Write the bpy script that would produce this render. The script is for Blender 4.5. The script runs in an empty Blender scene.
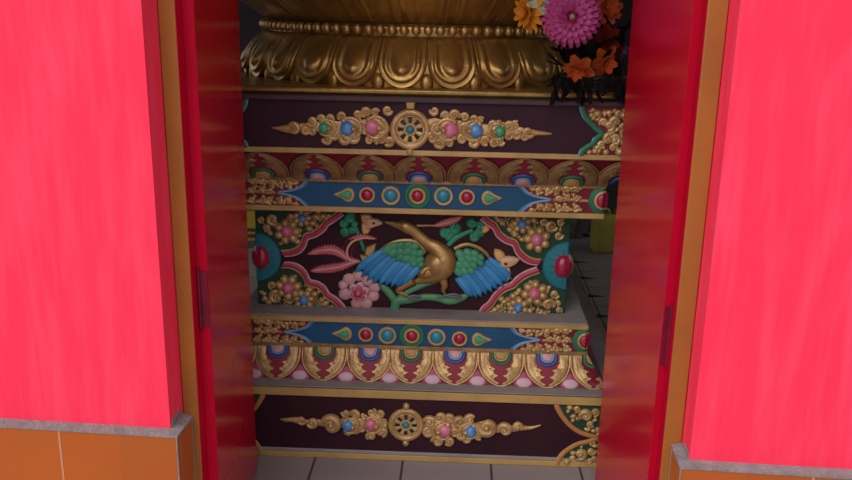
# carved shrine pedestal seen through a red double door; all lengths in metres, carvings measured on their own panels
DATA = {
'z': {"yb0":-0.013,"yb1":0.0162,"dk0":0.0319,"dk1":0.2369,"top0":0.2663,"petb":0.2668,"pett":0.3732,"str1":0.3873,"bl1":0.4688,"gs1":0.4863,"pan0":0.4861,"pan1":0.8419,"ugs0":0.8675,"ubl0":0.8866,"ubl1":0.971,"ustr1":0.9853,"upet0":0.9853,"upet1":1.0851,"tg0":1.0868,"tg1":1.1042,"td1":1.253,"tm1":1.2745,"lrim0":1.2676,"lrim1":1.2927,"lpet0":1.2949,"lpet1":1.4474,"bead":1.4693},
'swan': {"neck":[[-0.0459,0.7999,0.0174],[-0.0267,0.7953,0.0224],[-0.0017,0.7823,0.0199],[0.0237,0.7573,0.0208],[0.0515,0.7357,0.0233],[0.0801,0.7201,0.03],[0.1041,0.6921,0.0384],[0.1098,0.6626,0.0418],[0.0928,0.6358,0.0369],[0.0655,0.6173,0.0269],[0.0304,0.6021,0.0169],[-0.0117,0.5919,0.0084]],"beak":[[-0.1032,0.812,0.0033],[-0.0874,0.809,0.0075],[-0.0658,0.8045,0.0124],[-0.0459,0.7999,0.0166]],"eye":[[-0.0459,0.8051,0.0041]],"lw_arc":[[-0.1178,0.7116,0.005],[-0.0845,0.7352,0.0084],[-0.0453,0.7467,0.01],[-0.0053,0.7461,0.0108],[0.0241,0.7297,0.0108],[0.0387,0.7041,0.0092]],"rw_arc":[[0.1434,0.7219,0.0116],[0.1696,0.7357,0.0108],[0.196,0.739,0.0099],[0.2279,0.7287,0.0108],[0.2535,0.7104,0.01],[0.271,0.6866,0.0066]],"lw_cov":[[-0.0927,0.7124,0.0167],[-0.0735,0.7242,0.015],[-0.0485,0.7293,0.015],[-0.0218,0.7301,0.015],[0.0016,0.7255,0.0142],[-0.0733,0.7008,0.0159],[-0.0499,0.7049,0.0159],[-0.0249,0.7074,0.0159],[0.0003,0.7029,0.015],[0.0203,0.7035,0.0134],[-0.0498,0.6858,0.0142],[-0.0263,0.683,0.0151],[-0.0028,0.6802,0.0151],[0.0207,0.6791,0.0134],[0.0008,0.6646,0.0117],[0.0243,0.6618,0.0117]],"rw_cov":[[0.1639,0.7026,0.015],[0.1727,0.6837,0.015],[0.165,0.6616,0.015],[0.1598,0.6396,0.0151],[0.1912,0.7086,0.0141],[0.1943,0.6878,0.015],[0.1883,0.665,0.015],[0.1823,0.642,0.0142],[0.2162,0.7067,0.0133],[0.2177,0.6868,0.0133],[0.2134,0.664,0.0133],[0.2057,0.6445,0.0117],[0.2374,0.6943,0.0108],[0.2381,0.6752,0.0108]],"lw_roots":[[-0.1052,0.7085],[0.0252,0.66]],"lw_tips":[[-0.2079,0.6239],[-0.1851,0.6069],[-0.1657,0.5924],[-0.1445,0.5842],[-0.1216,0.5778],[-0.0987,0.5768],[-0.0775,0.5739],[-0.0572,0.5745],[-0.0386,0.5804]],"rw_roots":[[0.2643,0.6864],[0.1562,0.6175]],"rw_tips":[[0.3473,0.6146],[0.3363,0.5992],[0.3184,0.5863],[0.2987,0.575],[0.2797,0.5656],[0.2607,0.5561],[0.2425,0.5466],[0.2258,0.5434],[0.2088,0.5473]],"shoulder":[[0.0298,0.6356,0.0151],[0.0397,0.6491,0.0134],[0.0546,0.6557,0.0101],[0.0649,0.6455,0.0067]],"legs":[[[-0.0033,0.5993,0.0169],[-0.0369,0.5787,0.0135],[-0.0553,0.5603,0.0102],[-0.0366,0.5493,0.0068],[-0.0195,0.5418,0.0051]],[[0.106,0.6071,0.0151],[0.1116,0.5851,0.0126],[0.107,0.5672,0.0076],[0.1158,0.5515,0.0051]]],"toes":[[[-0.0195,0.5418,0.0051],[0.0058,0.548,0.0051],[0.0271,0.5424,0.0034]],[[-0.0195,0.5418,0.0051],[0.006,0.5354,0.0051],[0.0298,0.5326,0.0025]],[[0.1158,0.5515,0.0051],[0.1452,0.5577,0.0051],[0.1706,0.5532,0.0025]],[[0.1158,0.5515,0.0051],[0.1497,0.5472,0.0051],[0.1768,0.5427,0.0025]],[[0.1158,0.5515,0.0051],[0.099,0.5456,0.0042],[0.0838,0.5469,0.0025]]],"branch":[[[-0.0682,0.4736,0.0171],[-0.065,0.499,0.017],[-0.0567,0.5191,0.017],[-0.0108,0.5241,0.0136],[0.0399,0.5365,0.0127],[0.0908,0.5346,0.0144],[0.1333,0.527,0.0169],[0.1753,0.5391,0.0135],[0.1968,0.5522,0.0084]],[[-0.0635,0.5171,0.0153],[-0.0832,0.5433,0.0144],[-0.1029,0.565,0.0136],[-0.1199,0.5761,0.0085]],[[-0.0533,0.5264,0.0127],[-0.0197,0.5543,0.0119],[0.0223,0.577,0.0118],[0.0516,0.5903,0.011],[0.081,0.5966,0.0084]]],"leaf_left":[[-0.2287,0.8256,0.0183],[-0.2488,0.8028,0.015],[-0.2457,0.7711,0.0167],[-0.2206,0.7778,0.0134],[-0.2121,0.8021,0.0117]],"leaf_right":[[0.1062,0.7786,0.0166],[0.1448,0.7934,0.0198],[0.1208,0.7601,0.0116],[0.2002,0.8154,0.0165],[0.2318,0.8078,0.0148],[0.2142,0.7671,0.0182],[0.2361,0.7788,0.0116]],"stem_right":[[0.1215,0.7325,0.0083],[0.144,0.759,0.0108],[0.1767,0.7771,0.0091],[0.2052,0.7899,0.0074]],"stem_left":[[-0.2138,0.7978,0.0083],[-0.2039,0.7766,0.0067],[-0.1848,0.7253,0.0067],[-0.179,0.7037,0.005]],"buds":[{"pet":[[[-0.1904,0.8385],[-0.1597,0.8394],[-0.1472,0.821],[-0.1639,0.8052],[-0.1847,0.8097]],[[-0.1872,0.8045],[-0.1622,0.8069],[-0.1555,0.7823],[-0.1656,0.7673],[-0.1847,0.7702]]],"core":[[-0.1722,0.8271],[-0.139,0.8263],[-0.109,0.8093],[-0.1389,0.7939],[-0.1705,0.7878]],"eye":[[-0.1422,0.81,0.005]]},{"pet":[[[0.2844,0.7252],[0.3096,0.719],[0.3244,0.7013],[0.3129,0.6775],[0.2944,0.683],[0.2828,0.7044]],[[0.3133,0.6688],[0.3403,0.6608],[0.3469,0.6234],[0.3341,0.6098],[0.3149,0.6285],[0.3073,0.6528]]],"core":[[0.3042,0.6876],[0.3244,0.7004],[0.3494,0.6994],[0.3739,0.6897],[0.355,0.6674],[0.3262,0.6578],[0.3084,0.666]],"eye":[[0.3255,0.6752,0.0058]]},{"pet":[[[0.235,0.8104],[0.2539,0.8118],[0.2668,0.7968],[0.2525,0.7827],[0.2376,0.784]]],"core":None,"eye":None}],"bud_leaf":[[[-0.1765,0.6907],[-0.1706,0.717],[-0.1346,0.7337],[-0.1387,0.7049],[-0.1572,0.6826]],[[-0.1933,0.6885],[-0.1706,0.6865],[-0.1513,0.6827],[-0.1724,0.6628],[-0.1875,0.6685]]],"plumes":[[[-0.1949,0.6654,0.0071],[-0.2276,0.6681,0.0124],[-0.2381,0.6926,0.0168],[-0.2344,0.7174,0.0185],[-0.2149,0.7398,0.0185],[-0.1814,0.7517,0.0158],[-0.1419,0.7492,0.007],[-0.1314,0.7495,0.0018]],[[-0.1949,0.6654,0.0053],[-0.2347,0.6734,0.0106],[-0.261,0.6928,0.0168],[-0.2919,0.7048,0.0195],[-0.3317,0.7017,0.0168],[-0.3629,0.6917,0.0098],[-0.3816,0.6856,0.0018]],[[-0.1922,0.6655,0.0053],[-0.2259,0.6571,0.0115],[-0.2615,0.6431,0.016],[-0.3016,0.6345,0.0178],[-0.3372,0.6297,0.0143],[-0.3596,0.6253,0.008],[-0.3739,0.6248,0.0018]],[[0.0643,0.803,0.0025],[0.0808,0.8069,0.0099],[0.1054,0.8144,0.0149],[0.1341,0.8237,0.0148],[0.1585,0.8346,0.0082],[0.1682,0.84,0.0016]]],"plume_stem":[[0.0088,0.8023,0.0041],[0.0395,0.8032,0.0041],[0.0849,0.807,0.0033],[0.1341,0.822,0.0025]],"flower":{"c":[-0.198,0.5486,0.0153],"inner":[-0.198,0.5486,0.0375],"outer":[[-0.2318,0.5939,0.0221],[-0.1995,0.6091,0.0203],[-0.1657,0.5924,0.022],[-0.1419,0.5665,0.0204],[-0.1453,0.5342,0.0204],[-0.1726,0.5045,0.0222],[-0.205,0.5035,0.0205],[-0.2475,0.5381,0.0222],[-0.2541,0.5719,0.017]]}},
'med': {"L":[-0.5609,0.668,0.0942],"R":[0.5397,0.6695,0.0916],"domeL":[-0.5462,0.6722,0.0471],"domeR":[0.5225,0.6634,0.0458]},
'span': [{"border":[[-0.4696,0.6853],[-0.4356,0.6895],[-0.4083,0.7043],[-0.3935,0.7261],[-0.3841,0.7494],[-0.3624,0.7574],[-0.3421,0.769],[-0.3218,0.7866],[-0.3118,0.8028],[-0.2903,0.8171],[-0.2724,0.8303],[-0.2568,0.843]],"gems":[[-0.4516,0.7691,0.0233,"pink"],[-0.3969,0.8196,0.016,"blue"]],"curls":[[-0.5018,0.8103,0.0277],[-0.5274,0.7794,0.0179],[-0.5421,0.8078,0.0152]],"blobs":[[-0.3594,0.8015,0.0116],[-0.3732,0.7805,0.0107],[-0.3234,0.8289,0.0115],[-0.3435,0.8202,0.0089],[-0.4235,0.8248,0.0089],[-0.4372,0.8085,0.0089],[-0.3523,0.829,0.0062],[-0.3034,0.8304,0.0071]]},{"border":[[-0.4707,0.6431],[-0.4413,0.6426],[-0.4144,0.6321],[-0.3923,0.6101],[-0.3792,0.5812],[-0.3521,0.5744],[-0.3252,0.5562],[-0.3109,0.5319],[-0.2847,0.5159],[-0.2622,0.4926],[-0.2495,0.4723]],"gems":[[-0.4525,0.5584,0.0237,"pink"],[-0.3965,0.5123,0.0192,"blue"],[-0.343,0.4924,0.0082,"green"]],"curls":[[-0.4992,0.5211,0.0302],[-0.5116,0.5637,0.0183],[-0.5275,0.4961,0.0156]],"blobs":[[-0.3761,0.5527,0.0118],[-0.3573,0.5361,0.0118],[-0.3326,0.5144,0.01],[-0.3214,0.4979,0.0091],[-0.3033,0.4841,0.0091],[-0.3401,0.4756,0.0101],[-0.3126,0.4765,0.0073],[-0.4729,0.4785,0.011],[-0.4408,0.4772,0.011],[-0.4495,0.4986,0.0082]]},{"border":[[0.2381,0.8418],[0.2562,0.8242],[0.2823,0.8068],[0.2974,0.78],[0.3246,0.7589],[0.3537,0.7478],[0.3682,0.7193],[0.3914,0.6956],[0.4162,0.6838],[0.4452,0.6801]],"gems":[[0.4319,0.7647,0.0236,"pink"],[0.3766,0.8199,0.0174,"blue"],[0.3194,0.8305,0.0079,"green"]],"curls":[[0.4816,0.8152,0.027],[0.5135,0.8283,0.0174],[0.5085,0.7806,0.0192],[0.4528,0.8243,0.0174]],"blobs":[[0.3361,0.7984,0.0114],[0.3553,0.7807,0.0114],[0.2953,0.8312,0.0096],[0.3068,0.818,0.007],[0.4174,0.8346,0.0104],[0.3458,0.8258,0.007]]},{"border":[[0.2456,0.4756],[0.2547,0.4965],[0.2787,0.5197],[0.2942,0.5464],[0.3212,0.5766],[0.3549,0.5928],[0.3744,0.615],[0.4032,0.6355],[0.4422,0.6521]],"gems":[[0.4334,0.5651,0.0232,"pink"],[0.378,0.5086,0.0188,"blue"],[0.3223,0.4973,0.0081,"green"]],"curls":[[0.4861,0.5231,0.0268],[0.5071,0.5627,0.0205],[0.5241,0.5015,0.0152],[0.4525,0.4991,0.0152]],"blobs":[[0.3581,0.5508,0.0116],[0.3407,0.5384,0.0098],[0.2953,0.4964,0.0099],[0.2822,0.4864,0.0081],[0.307,0.4848,0.0081],[0.3083,0.5088,0.009],[0.4211,0.4981,0.0099],[0.4755,0.4879,0.0108],[0.3495,0.491,0.009]]}],
'wheels': [[-0.0068,1.1701,0.0641],[-0.0087,0.1388,0.0629]],
'scroll': [{"gems":[[-0.2762,1.1695,0.0189,"green"],[-0.2028,1.1702,0.0241,"blue"],[-0.1217,1.1747,0.0251,"pink"]],"curls":[[-0.3773,1.165,0.0179],[-0.3205,1.1883,0.0157],[-0.3394,1.1617,0.0137],[-0.3174,1.157,0.0105],[-0.2889,1.1968,0.0126],[-0.2627,1.199,0.0147],[-0.2492,1.1455,0.0137],[-0.2715,1.1344,0.0158],[-0.2235,1.2061,0.0136],[-0.1738,1.2135,0.0125],[-0.1765,1.1916,0.0136],[-0.2136,1.1358,0.0179],[-0.1872,1.1417,0.0179],[-0.174,1.176,0.0147],[-0.1452,1.2208,0.0156],[-0.1166,1.2215,0.0125],[-0.0776,1.2291,0.0145],[-0.1348,1.1325,0.0136],[-0.1007,1.1359,0.0178],[-0.0744,1.1313,0.0157],[-0.0982,1.1726,0.0209],[-0.1557,1.1817,0.0115],[-0.2446,1.1796,0.0105]],"plate":[[-0.3971,1.1709],[-0.3546,1.1927],[-0.3203,1.1987],[-0.2914,1.2056],[-0.2549,1.2012],[-0.2286,1.2138],[-0.1868,1.2199],[-0.1556,1.2232],[-0.1244,1.229],[-0.088,1.2247],[-0.0775,1.2043],[-0.0746,1.1575],[-0.077,1.1233],[-0.1032,1.1174],[-0.14,1.1271],[-0.1662,1.1422],[-0.1873,1.1259],[-0.2189,1.1252],[-0.2451,1.1351],[-0.2716,1.1265],[-0.2925,1.1366],[-0.308,1.152],[-0.345,1.1485],[-0.3766,1.1477]],"tail":[[-0.4479,1.1655,0.0026],[-0.4289,1.1638,0.0063],[-0.4079,1.1633,0.0116],[-0.3842,1.1628,0.0158]]},{"gems":[[0.1176,1.1724,0.0249,"pink"],[0.198,1.1717,0.0228,"blue"],[0.2731,1.1709,0.0186,"green"]],"curls":[[0.067,1.2308,0.0134],[0.1035,1.2161,0.0134],[0.1319,1.2183,0.0155],[0.0635,1.1451,0.0177],[0.0873,1.1299,0.0167],[0.116,1.1295,0.0146],[0.0812,1.1716,0.0208],[0.1631,1.2123,0.0134],[0.1917,1.2063,0.0145],[0.1667,1.1788,0.0187],[0.1599,1.1447,0.0156],[0.194,1.1351,0.0177],[0.215,1.2058,0.0103],[0.2328,1.1413,0.0156],[0.2517,1.1911,0.0145],[0.2747,1.1968,0.0124],[0.2616,1.1341,0.0156],[0.2796,1.1398,0.0135],[0.2423,1.165,0.0114],[0.306,1.1872,0.0155],[0.3239,1.1928,0.0124],[0.3047,1.1586,0.0124],[0.3304,1.1618,0.0134],[0.3662,1.1705,0.0175],[0.3566,1.1546,0.0114]],"plate":[[0.049,1.2278],[0.0694,1.2385],[0.1007,1.2264],[0.1341,1.2323],[0.1576,1.2225],[0.1887,1.2181],[0.2278,1.2087],[0.2512,1.204],[0.2822,1.2022],[0.3079,1.2028],[0.3365,1.1983],[0.3655,1.1834],[0.3867,1.1735],[0.3827,1.1501],[0.3467,1.1466],[0.305,1.1508],[0.2853,1.1268],[0.249,1.1259],[0.2173,1.1383],[0.2023,1.1222],[0.1602,1.1343],[0.1241,1.1203],[0.0824,1.1166],[0.0511,1.1133]],"tail":[[0.4396,1.1665,0.0026],[0.418,1.167,0.0062],[0.3947,1.1685,0.0082],[0.3715,1.168,0.0134]]},{"gems":[[-0.1274,0.1379,0.0226,"pink"],[-0.2079,0.1307,0.0205,"blue"]],"curls":[[-0.2702,0.1335,0.0308],[-0.338,0.1356,0.0184],[-0.3728,0.1423,0.0147],[-0.2204,0.1763,0.0139],[-0.1876,0.1716,0.0168],[-0.186,0.1174,0.0161],[-0.1275,0.1839,0.0146],[-0.1002,0.1809,0.0145],[-0.1311,0.0913,0.0161],[-0.0945,0.1089,0.0183],[-0.091,0.1433,0.0146],[-0.153,0.1669,0.0109],[-0.164,0.1183,0.011],[-0.2155,0.1001,0.011]],"plate":[[-0.3762,0.1543],[-0.3543,0.1511],[-0.3322,0.154],[-0.2955,0.1574],[-0.2697,0.1704],[-0.237,0.1597],[-0.2258,0.1821],[-0.2003,0.1771],[-0.1784,0.1819],[-0.1603,0.1706],[-0.1384,0.1894],[-0.1057,0.1907],[-0.0765,0.1739],[-0.0725,0.1098],[-0.0871,0.0931],[-0.1127,0.0799],[-0.1421,0.0787],[-0.1494,0.1027],[-0.1714,0.0978],[-0.2008,0.0906],[-0.2301,0.1036],[-0.2558,0.1066],[-0.2743,0.0957],[-0.2999,0.1089],[-0.3256,0.114],[-0.3474,0.1252],[-0.3804,0.132]],"tail":[[-0.4493,0.1414,0.0022],[-0.4316,0.1409,0.0074],[-0.4095,0.1429,0.0088],[-0.3838,0.1419,0.0132]]},{"gems":[[0.1232,0.124,0.0241,"pink"],[0.2148,0.1264,0.0217,"blue"]],"curls":[[0.2713,0.1457,0.0319],[0.3344,0.1355,0.0228],[0.3794,0.148,0.0159],[0.0739,0.1537,0.0206],[0.1078,0.1739,0.0205],[0.1422,0.169,0.0171],[0.0717,0.1157,0.0184],[0.1012,0.0818,0.0196],[0.1414,0.0834,0.0161],[0.1795,0.161,0.0194],[0.2135,0.1686,0.0182],[0.1838,0.1106,0.0195],[0.2072,0.0956,0.0172],[0.2468,0.1099,0.016],[0.1606,0.1192,0.016]],"plate":[[0.0565,0.1656],[0.0903,0.1889],[0.1303,0.1873],[0.165,0.1699],[0.1988,0.1825],[0.2333,0.1725],[0.2612,0.1874],[0.2955,0.1812],[0.3138,0.1505],[0.3475,0.1613],[0.3814,0.1657],[0.3993,0.1476],[0.3833,0.1248],[0.3497,0.1108],[0.3155,0.1095],[0.2815,0.1018],[0.2471,0.1004],[0.2246,0.0868],[0.1902,0.0854],[0.1668,0.1004],[0.1447,0.0676],[0.0928,0.0687],[0.0693,0.0933],[0.0544,0.1213]],"tail":[[0.4586,0.1549,0.0023],[0.4335,0.1458,0.0057],[0.4109,0.143,0.0079],[0.3881,0.144,0.0114]]}],
'tcorner': [[0.5298,1.2578],[0.5325,1.2408],[0.5427,1.2202],[0.5622,1.1998],[0.5817,1.182],[0.5965,1.1708],[0.5783,1.1556],[0.5716,1.1407],[0.554,1.1297],[0.5392,1.1166],[0.5349,1.1026]],
'tcurls': [[0.5981,1.2059,0.0176],[0.617,1.1959,0.0207],[0.6342,1.2093,0.0238],[0.6427,1.2329,0.0155],[0.578,1.234,0.0114],[0.5603,1.2284,0.0083],[0.6584,1.2307,0.0124],[0.6561,1.1942,0.0155],[0.5979,1.1376,0.0177],[0.6174,1.1565,0.0229],[0.6385,1.1518,0.0229],[0.6351,1.1279,0.0177],[0.657,1.1152,0.0136],[0.5785,1.1159,0.0094],[0.6127,1.1131,0.0094],[0.5605,1.1118,0.0073],[0.6649,1.1471,0.0125]],
'bcorner': [[0.5094,0.2328],[0.5278,0.1988],[0.5588,0.1604],[0.5963,0.1347],[0.633,0.1234],[0.6551,0.1163],[0.6238,0.1006],[0.5885,0.0895],[0.5505,0.0613],[0.5305,0.032],[0.5246,0.0089]],
'bcurls': [[0.6099,0.1996,0.0285],[0.5764,0.222,0.0156],[0.5547,0.2266,0.01],[0.6411,0.2126,0.0185],[0.6299,0.1687,0.0171],[0.6018,0.0512,0.026],[0.5776,0.034,0.0159],[0.5566,0.0209,0.0116],[0.6407,0.065,0.0187],[0.6323,0.0281,0.0159],[0.6534,0.0371,0.0144]],
'ubr': [[0.3624,0.9809],[0.3836,0.9542],[0.4178,0.938],[0.4649,0.9296],[0.4154,0.919],[0.383,0.8992],[0.3639,0.8779]],
'lbr': [[0.3589,0.4677],[0.3809,0.4441],[0.4164,0.4322],[0.4551,0.426],[0.4137,0.417],[0.3828,0.4028],[0.3627,0.3831]],
'ubc': [[0.4232,0.962,0.0113],[0.4264,0.9004,0.0114],[0.4531,0.9628,0.0113],[0.4565,0.9012,0.0113],[0.4829,0.9636,0.0113],[0.4865,0.902,0.0113],[0.5128,0.9644,0.0113],[0.5165,0.9029,0.0113],[0.5426,0.9652,0.0113],[0.5465,0.9037,0.0113],[0.4881,0.9313,0.01],[0.5178,0.9372,0.01],[0.5445,0.9345,0.01],[0.3996,0.9682,0.008],[0.4002,0.8893,0.008]],
'lbc': [[0.4153,0.4546,0.0111],[0.4183,0.3945,0.0112],[0.4466,0.4557,0.0111],[0.4498,0.3956,0.0112],[0.4779,0.4567,0.0111],[0.4812,0.3967,0.0112],[0.5091,0.4578,0.0111],[0.5126,0.3978,0.0112],[0.5404,0.4589,0.0111],[0.544,0.3989,0.0112],[0.4865,0.4271,0.0104],[0.5178,0.4281,0.0104],[0.5422,0.429,0.009],[0.3871,0.4611,0.0077],[0.3941,0.3861,0.0077]],
'umed': [0.6278,0.9316,0.0497],
'lmed': [0.6015,0.4273,0.0486],
'uj': [[-0.2243,0.9284,0.0305,"drop"],[-0.1565,0.9295,0.0271,"red"],[-0.076,0.9296,0.0321,"teal"],[0.014,0.9306,0.0276,"mid"],[0.1015,0.9323,0.0319,"teal"],[0.1805,0.9306,0.0268,"red"],[0.2543,0.9302,0.0301,"drop"]],
'lj': [[-0.2357,0.425,0.0305,"drop"],[-0.1616,0.4252,0.0269,"red"],[-0.0847,0.4248,0.0318,"teal"],[0.0015,0.4259,0.0275,"mid"],[0.089,0.424,0.0317,"teal"],[0.17,0.4207,0.0274,"red"],[0.2382,0.42,0.0302,"drop"]],
'up': [[-0.5047,1.0171,0.0869],[-0.32,1.0168,0.0865],[-0.1442,1.0162,0.0861],[0.0197,1.0171,0.0857],[0.202,1.0167,0.0853],[0.3635,1.0175,0.0849],[0.5244,1.0167,0.0845]],
'lp': [[-0.4743,0.3396,0.0822],[-0.3076,0.3417,0.0818],[-0.1458,0.3398,0.0814],[0.0005,0.3412,0.0811],[0.1561,0.3429,0.0808],[0.3176,0.3411,0.0804],[0.48,0.3431,0.0801],[0.6418,0.3451,0.0797]],
'flowers': {"pink":[0.4812,0.03,1.523],"yellow":[0.3554,0.075,1.5352],"orange_low":[0.516,0.03,1.3637],"orange_right":[0.598,0.05,1.3885],"red":[0.6032,0.09,1.4481],"red_high":[0.6004,0.12,1.5515],"purple":[0.6512,0.12,1.4229],"sprig":[0.3891,0.05,1.5628]},
'cam': [[0.995884,0.088912,0.01761],[0.040584,-0.263686,-0.963754],[-0.081046,0.960502,-0.266209]]}
import bpy, bmesh, math, random
from mathutils import Vector, Matrix
from mathutils.geometry import tessellate_polygon
R = math.radians
rnd = random.Random(7)
SC = bpy.context.scene
COL = SC.collection

# ------------------------------------------------------------------ materials
MATS = {}
def mat(name, col, rough=.5, metal=0., col2=None, nscale=8., bump=0., bscale=60., coat=0., stretch=None, spec=.5, fac=.5, det=4.):
    if name in MATS: return MATS[name]
    m = bpy.data.materials.new(name); m.use_nodes = True
    nt = m.node_tree; b = nt.nodes['Principled BSDF']
    b.inputs['Base Color'].default_value = (*col, 1)
    b.inputs['Roughness'].default_value = rough
    b.inputs['Metallic'].default_value = metal
    b.inputs['Coat Weight'].default_value = coat
    b.inputs['Coat Roughness'].default_value = .12
    b.inputs['Specular IOR Level'].default_value = spec
    tc = nt.nodes.new('ShaderNodeTexCoord'); src = tc.outputs['Object']
    if stretch:
        mp = nt.nodes.new('ShaderNodeMapping'); mp.inputs['Scale'].default_value = stretch[0]
        mp.inputs['Rotation'].default_value = stretch[1]
        nt.links.new(src, mp.inputs[0]); src = mp.outputs[0]
    if col2:
        n = nt.nodes.new('ShaderNodeTexNoise'); n.inputs['Scale'].default_value = nscale; n.inputs['Detail'].default_value = det
        nt.links.new(src, n.inputs['Vector'])
        r = nt.nodes.new('ShaderNodeValToRGB')
        r.color_ramp.elements[0].position = max(0, fac-.18); r.color_ramp.elements[1].position = min(1, fac+.18)
        r.color_ramp.elements[0].color = (*col, 1); r.color_ramp.elements[1].color = (*col2, 1)
        nt.links.new(n.outputs['Fac'], r.inputs[0]); nt.links.new(r.outputs[0], b.inputs['Base Color'])
    if bump:
        n2 = nt.nodes.new('ShaderNodeTexNoise'); n2.inputs['Scale'].default_value = bscale; n2.inputs['Detail'].default_value = 3
        nt.links.new(src, n2.inputs['Vector'])
        bp = nt.nodes.new('ShaderNodeBump'); bp.inputs['Strength'].default_value = bump; bp.inputs['Distance'].default_value = .01
        nt.links.new(n2.outputs['Fac'], bp.inputs['Height']); nt.links.new(bp.outputs[0], b.inputs['Normal'])
    MATS[name] = m
    return m

def tile_mat(name, c1, c2, grout, size, gap, rough, rot=0., off=(0, 0, 0), plane='XY', bump=.0):
    m = bpy.data.materials.new(name); m.use_nodes = True
    nt = m.node_tree; b = nt.nodes['Principled BSDF']; b.inputs['Roughness'].default_value = rough; b.inputs['Specular IOR Level'].default_value = .3
    tc = nt.nodes.new('ShaderNodeTexCoord'); mp = nt.nodes.new('ShaderNodeMapping')
    mp.inputs['Location'].default_value = off
    mp.inputs['Rotation'].default_value = (0, 0, rot) if plane == 'XY' else (R(90), 0, 0)
    nt.links.new(tc.outputs['Object'], mp.inputs[0])
    br = nt.nodes.new('ShaderNodeTexBrick'); br.offset = 0; br.squash = 1
    br.inputs['Scale'].default_value = 1; br.inputs['Brick Width'].default_value = size[0]; br.inputs['Row Height'].default_value = size[1]
    br.inputs['Mortar Size'].default_value = gap; br.inputs['Mortar Smooth'].default_value = .1
    br.inputs['Color1'].default_value = (*c1, 1); br.inputs['Color2'].default_value = (*c2, 1); br.inputs['Mortar'].default_value = (*grout, 1)
    nt.links.new(mp.outputs[0], br.inputs[0])
    n = nt.nodes.new('ShaderNodeTexNoise'); n.inputs['Scale'].default_value = 5; n.inputs['Detail'].default_value = 5
    nt.links.new(tc.outputs['Object'], n.inputs['Vector'])
    mx = nt.nodes.new('ShaderNodeMix'); mx.data_type = 'RGBA'; mx.blend_type = 'MULTIPLY'; mx.inputs[0].default_value = .25
    nt.links.new(br.outputs['Color'], mx.inputs[6]); nt.links.new(n.outputs['Color'], mx.inputs[7])
    nt.links.new(mx.outputs[2], b.inputs['Base Color'])
    MATS[name] = m
    return m

GOLD   = mat('gold_paint', (.60,.39,.165), .34, .35, (.38,.22,.085), 30, .25, 180)
GOLDD  = mat('dull_gold_paint', (.36,.22,.085), .5, .25, (.22,.12,.05), 25, .25, 160)
BRASS  = mat('gilded_metal', (.46,.28,.085), .33, .75, (.31,.17,.045), 14, .12, 90)
SWANG  = mat('swan_gold', (.46,.28,.10), .33, .55, (.34,.19,.065), 18, .1, 120)
STRIP  = mat('gold_strip_paint', (.52,.33,.12), .5, .1, (.38,.23,.08), 12, .15, 90)
YELLOW = mat('ochre_border_paint', (.50,.31,.09), .55, 0, (.38,.23,.08), 9, .15, 80)
MAROON = mat('dark_maroon_paint', (.040,.011,.018), .55, 0, (.030,.009,.015), 6, .12, 50, spec=.15)
PURPLE = mat('dark_purple_paint', (.044,.014,.025), .5, 0, (.032,.011,.020), 5, .1, 50, spec=.15)
CRIM   = mat('crimson_paint', (.20,.012,.028), .55, 0, (.14,.010,.022), 20, spec=.3)
GREYL  = mat('grey_ledge_paint', (.30,.265,.26), .6, 0, (.23,.20,.20), 8, .15, 60)
BLUE   = mat('blue_band_paint', (.012,.080,.180), .55, 0, (.010,.064,.150), 10, .1, 70, spec=.3)
LBLUE  = mat('light_blue_paint', (.15,.30,.48), .55)
RIMBL  = mat('gem_blue_paint', (.02,.07,.27), .45)
GEMBL  = mat('blue_gem', (.05,.18,.48), .22, 0, (.12,.32,.6), 40)
GEMPK  = mat('pink_gem', (.55,.08,.17), .3, 0, (.62,.22,.30), 40)
GEMRD  = mat('red_gem', (.33,.012,.045), .16)
GEMTE  = mat('teal_gem', (.02,.22,.32), .28)
GEMGR  = mat('green_gem', (.05,.30,.15), .3)
TEAL   = mat('teal_paint', (.010,.13,.17), .55, 0, (.014,.165,.20), 12, spec=.3)
GREEN  = mat('green_paint', (.025,.17,.085), .5, 0, (.02,.13,.07), 14, spec=.3)
DGREEN = mat('dark_green_paint', (.014,.048,.026), .6, spec=.3)
BRANCH = mat('branch_green', (.09,.30,.13), .45, 0, (.06,.22,.10), 16)
LEAFG  = mat('leaf_green', (.028,.22,.12), .45, 0, (.04,.30,.16), 14, spec=.35)
FEATB  = mat('feather_blue', (.026,.21,.46), .42, 0, (.042,.29,.55), 16, .1, 90)
FEATD  = mat('feather_deep_blue', (.018,.155,.39), .42, 0, (.03,.22,.48), 16)
FEATG  = mat('feather_green', (.035,.21,.115), .45, 0, (.07,.30,.16), 18, spec=.35)
PINK   = mat('rose_pink_paint', (.46,.06,.11), .45, 0, (.55,.14,.19), 20)
PALEP  = mat('pale_pink_paint', (.62,.36,.36), .5, 0, (.55,.25,.28), 30)
REDB   = mat('border_red_paint', (.38,.03,.07), .4)
WHITEP = mat('chalk_pink_paint', (.58,.36,.42), .5)
ORNG   = mat('bud_orange', (.60,.27,.07), .45, 0, (.66,.42,.17), 25)
ORBR   = mat('bracket_orange', (.42,.17,.05), .5)
DARKE  = mat('black_paint', (.01,.008,.01), .5)
GREYF  = mat('claw_grey', (.12,.12,.15), .5)
DOORR  = mat('red_gloss_enamel', (.52,.002,.020), .19, 0, (.46,.002,.018), 5, .003, 30, spec=.42)
FRAMR  = mat('red_frame_paint', (.46,.002,.022), .5, 0, (.40,.002,.019), 6, spec=.06)
HINGE  = mat('painted_hinge_steel', (.12,.003,.018), .4, .0, (.18,.005,.022), 30, spec=.2)
CASING = mat('orange_brown_casing_paint', (.36,.120,.022), .5, 0, (.30,.10,.022), 7, .06, 50, spec=.25)
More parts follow.
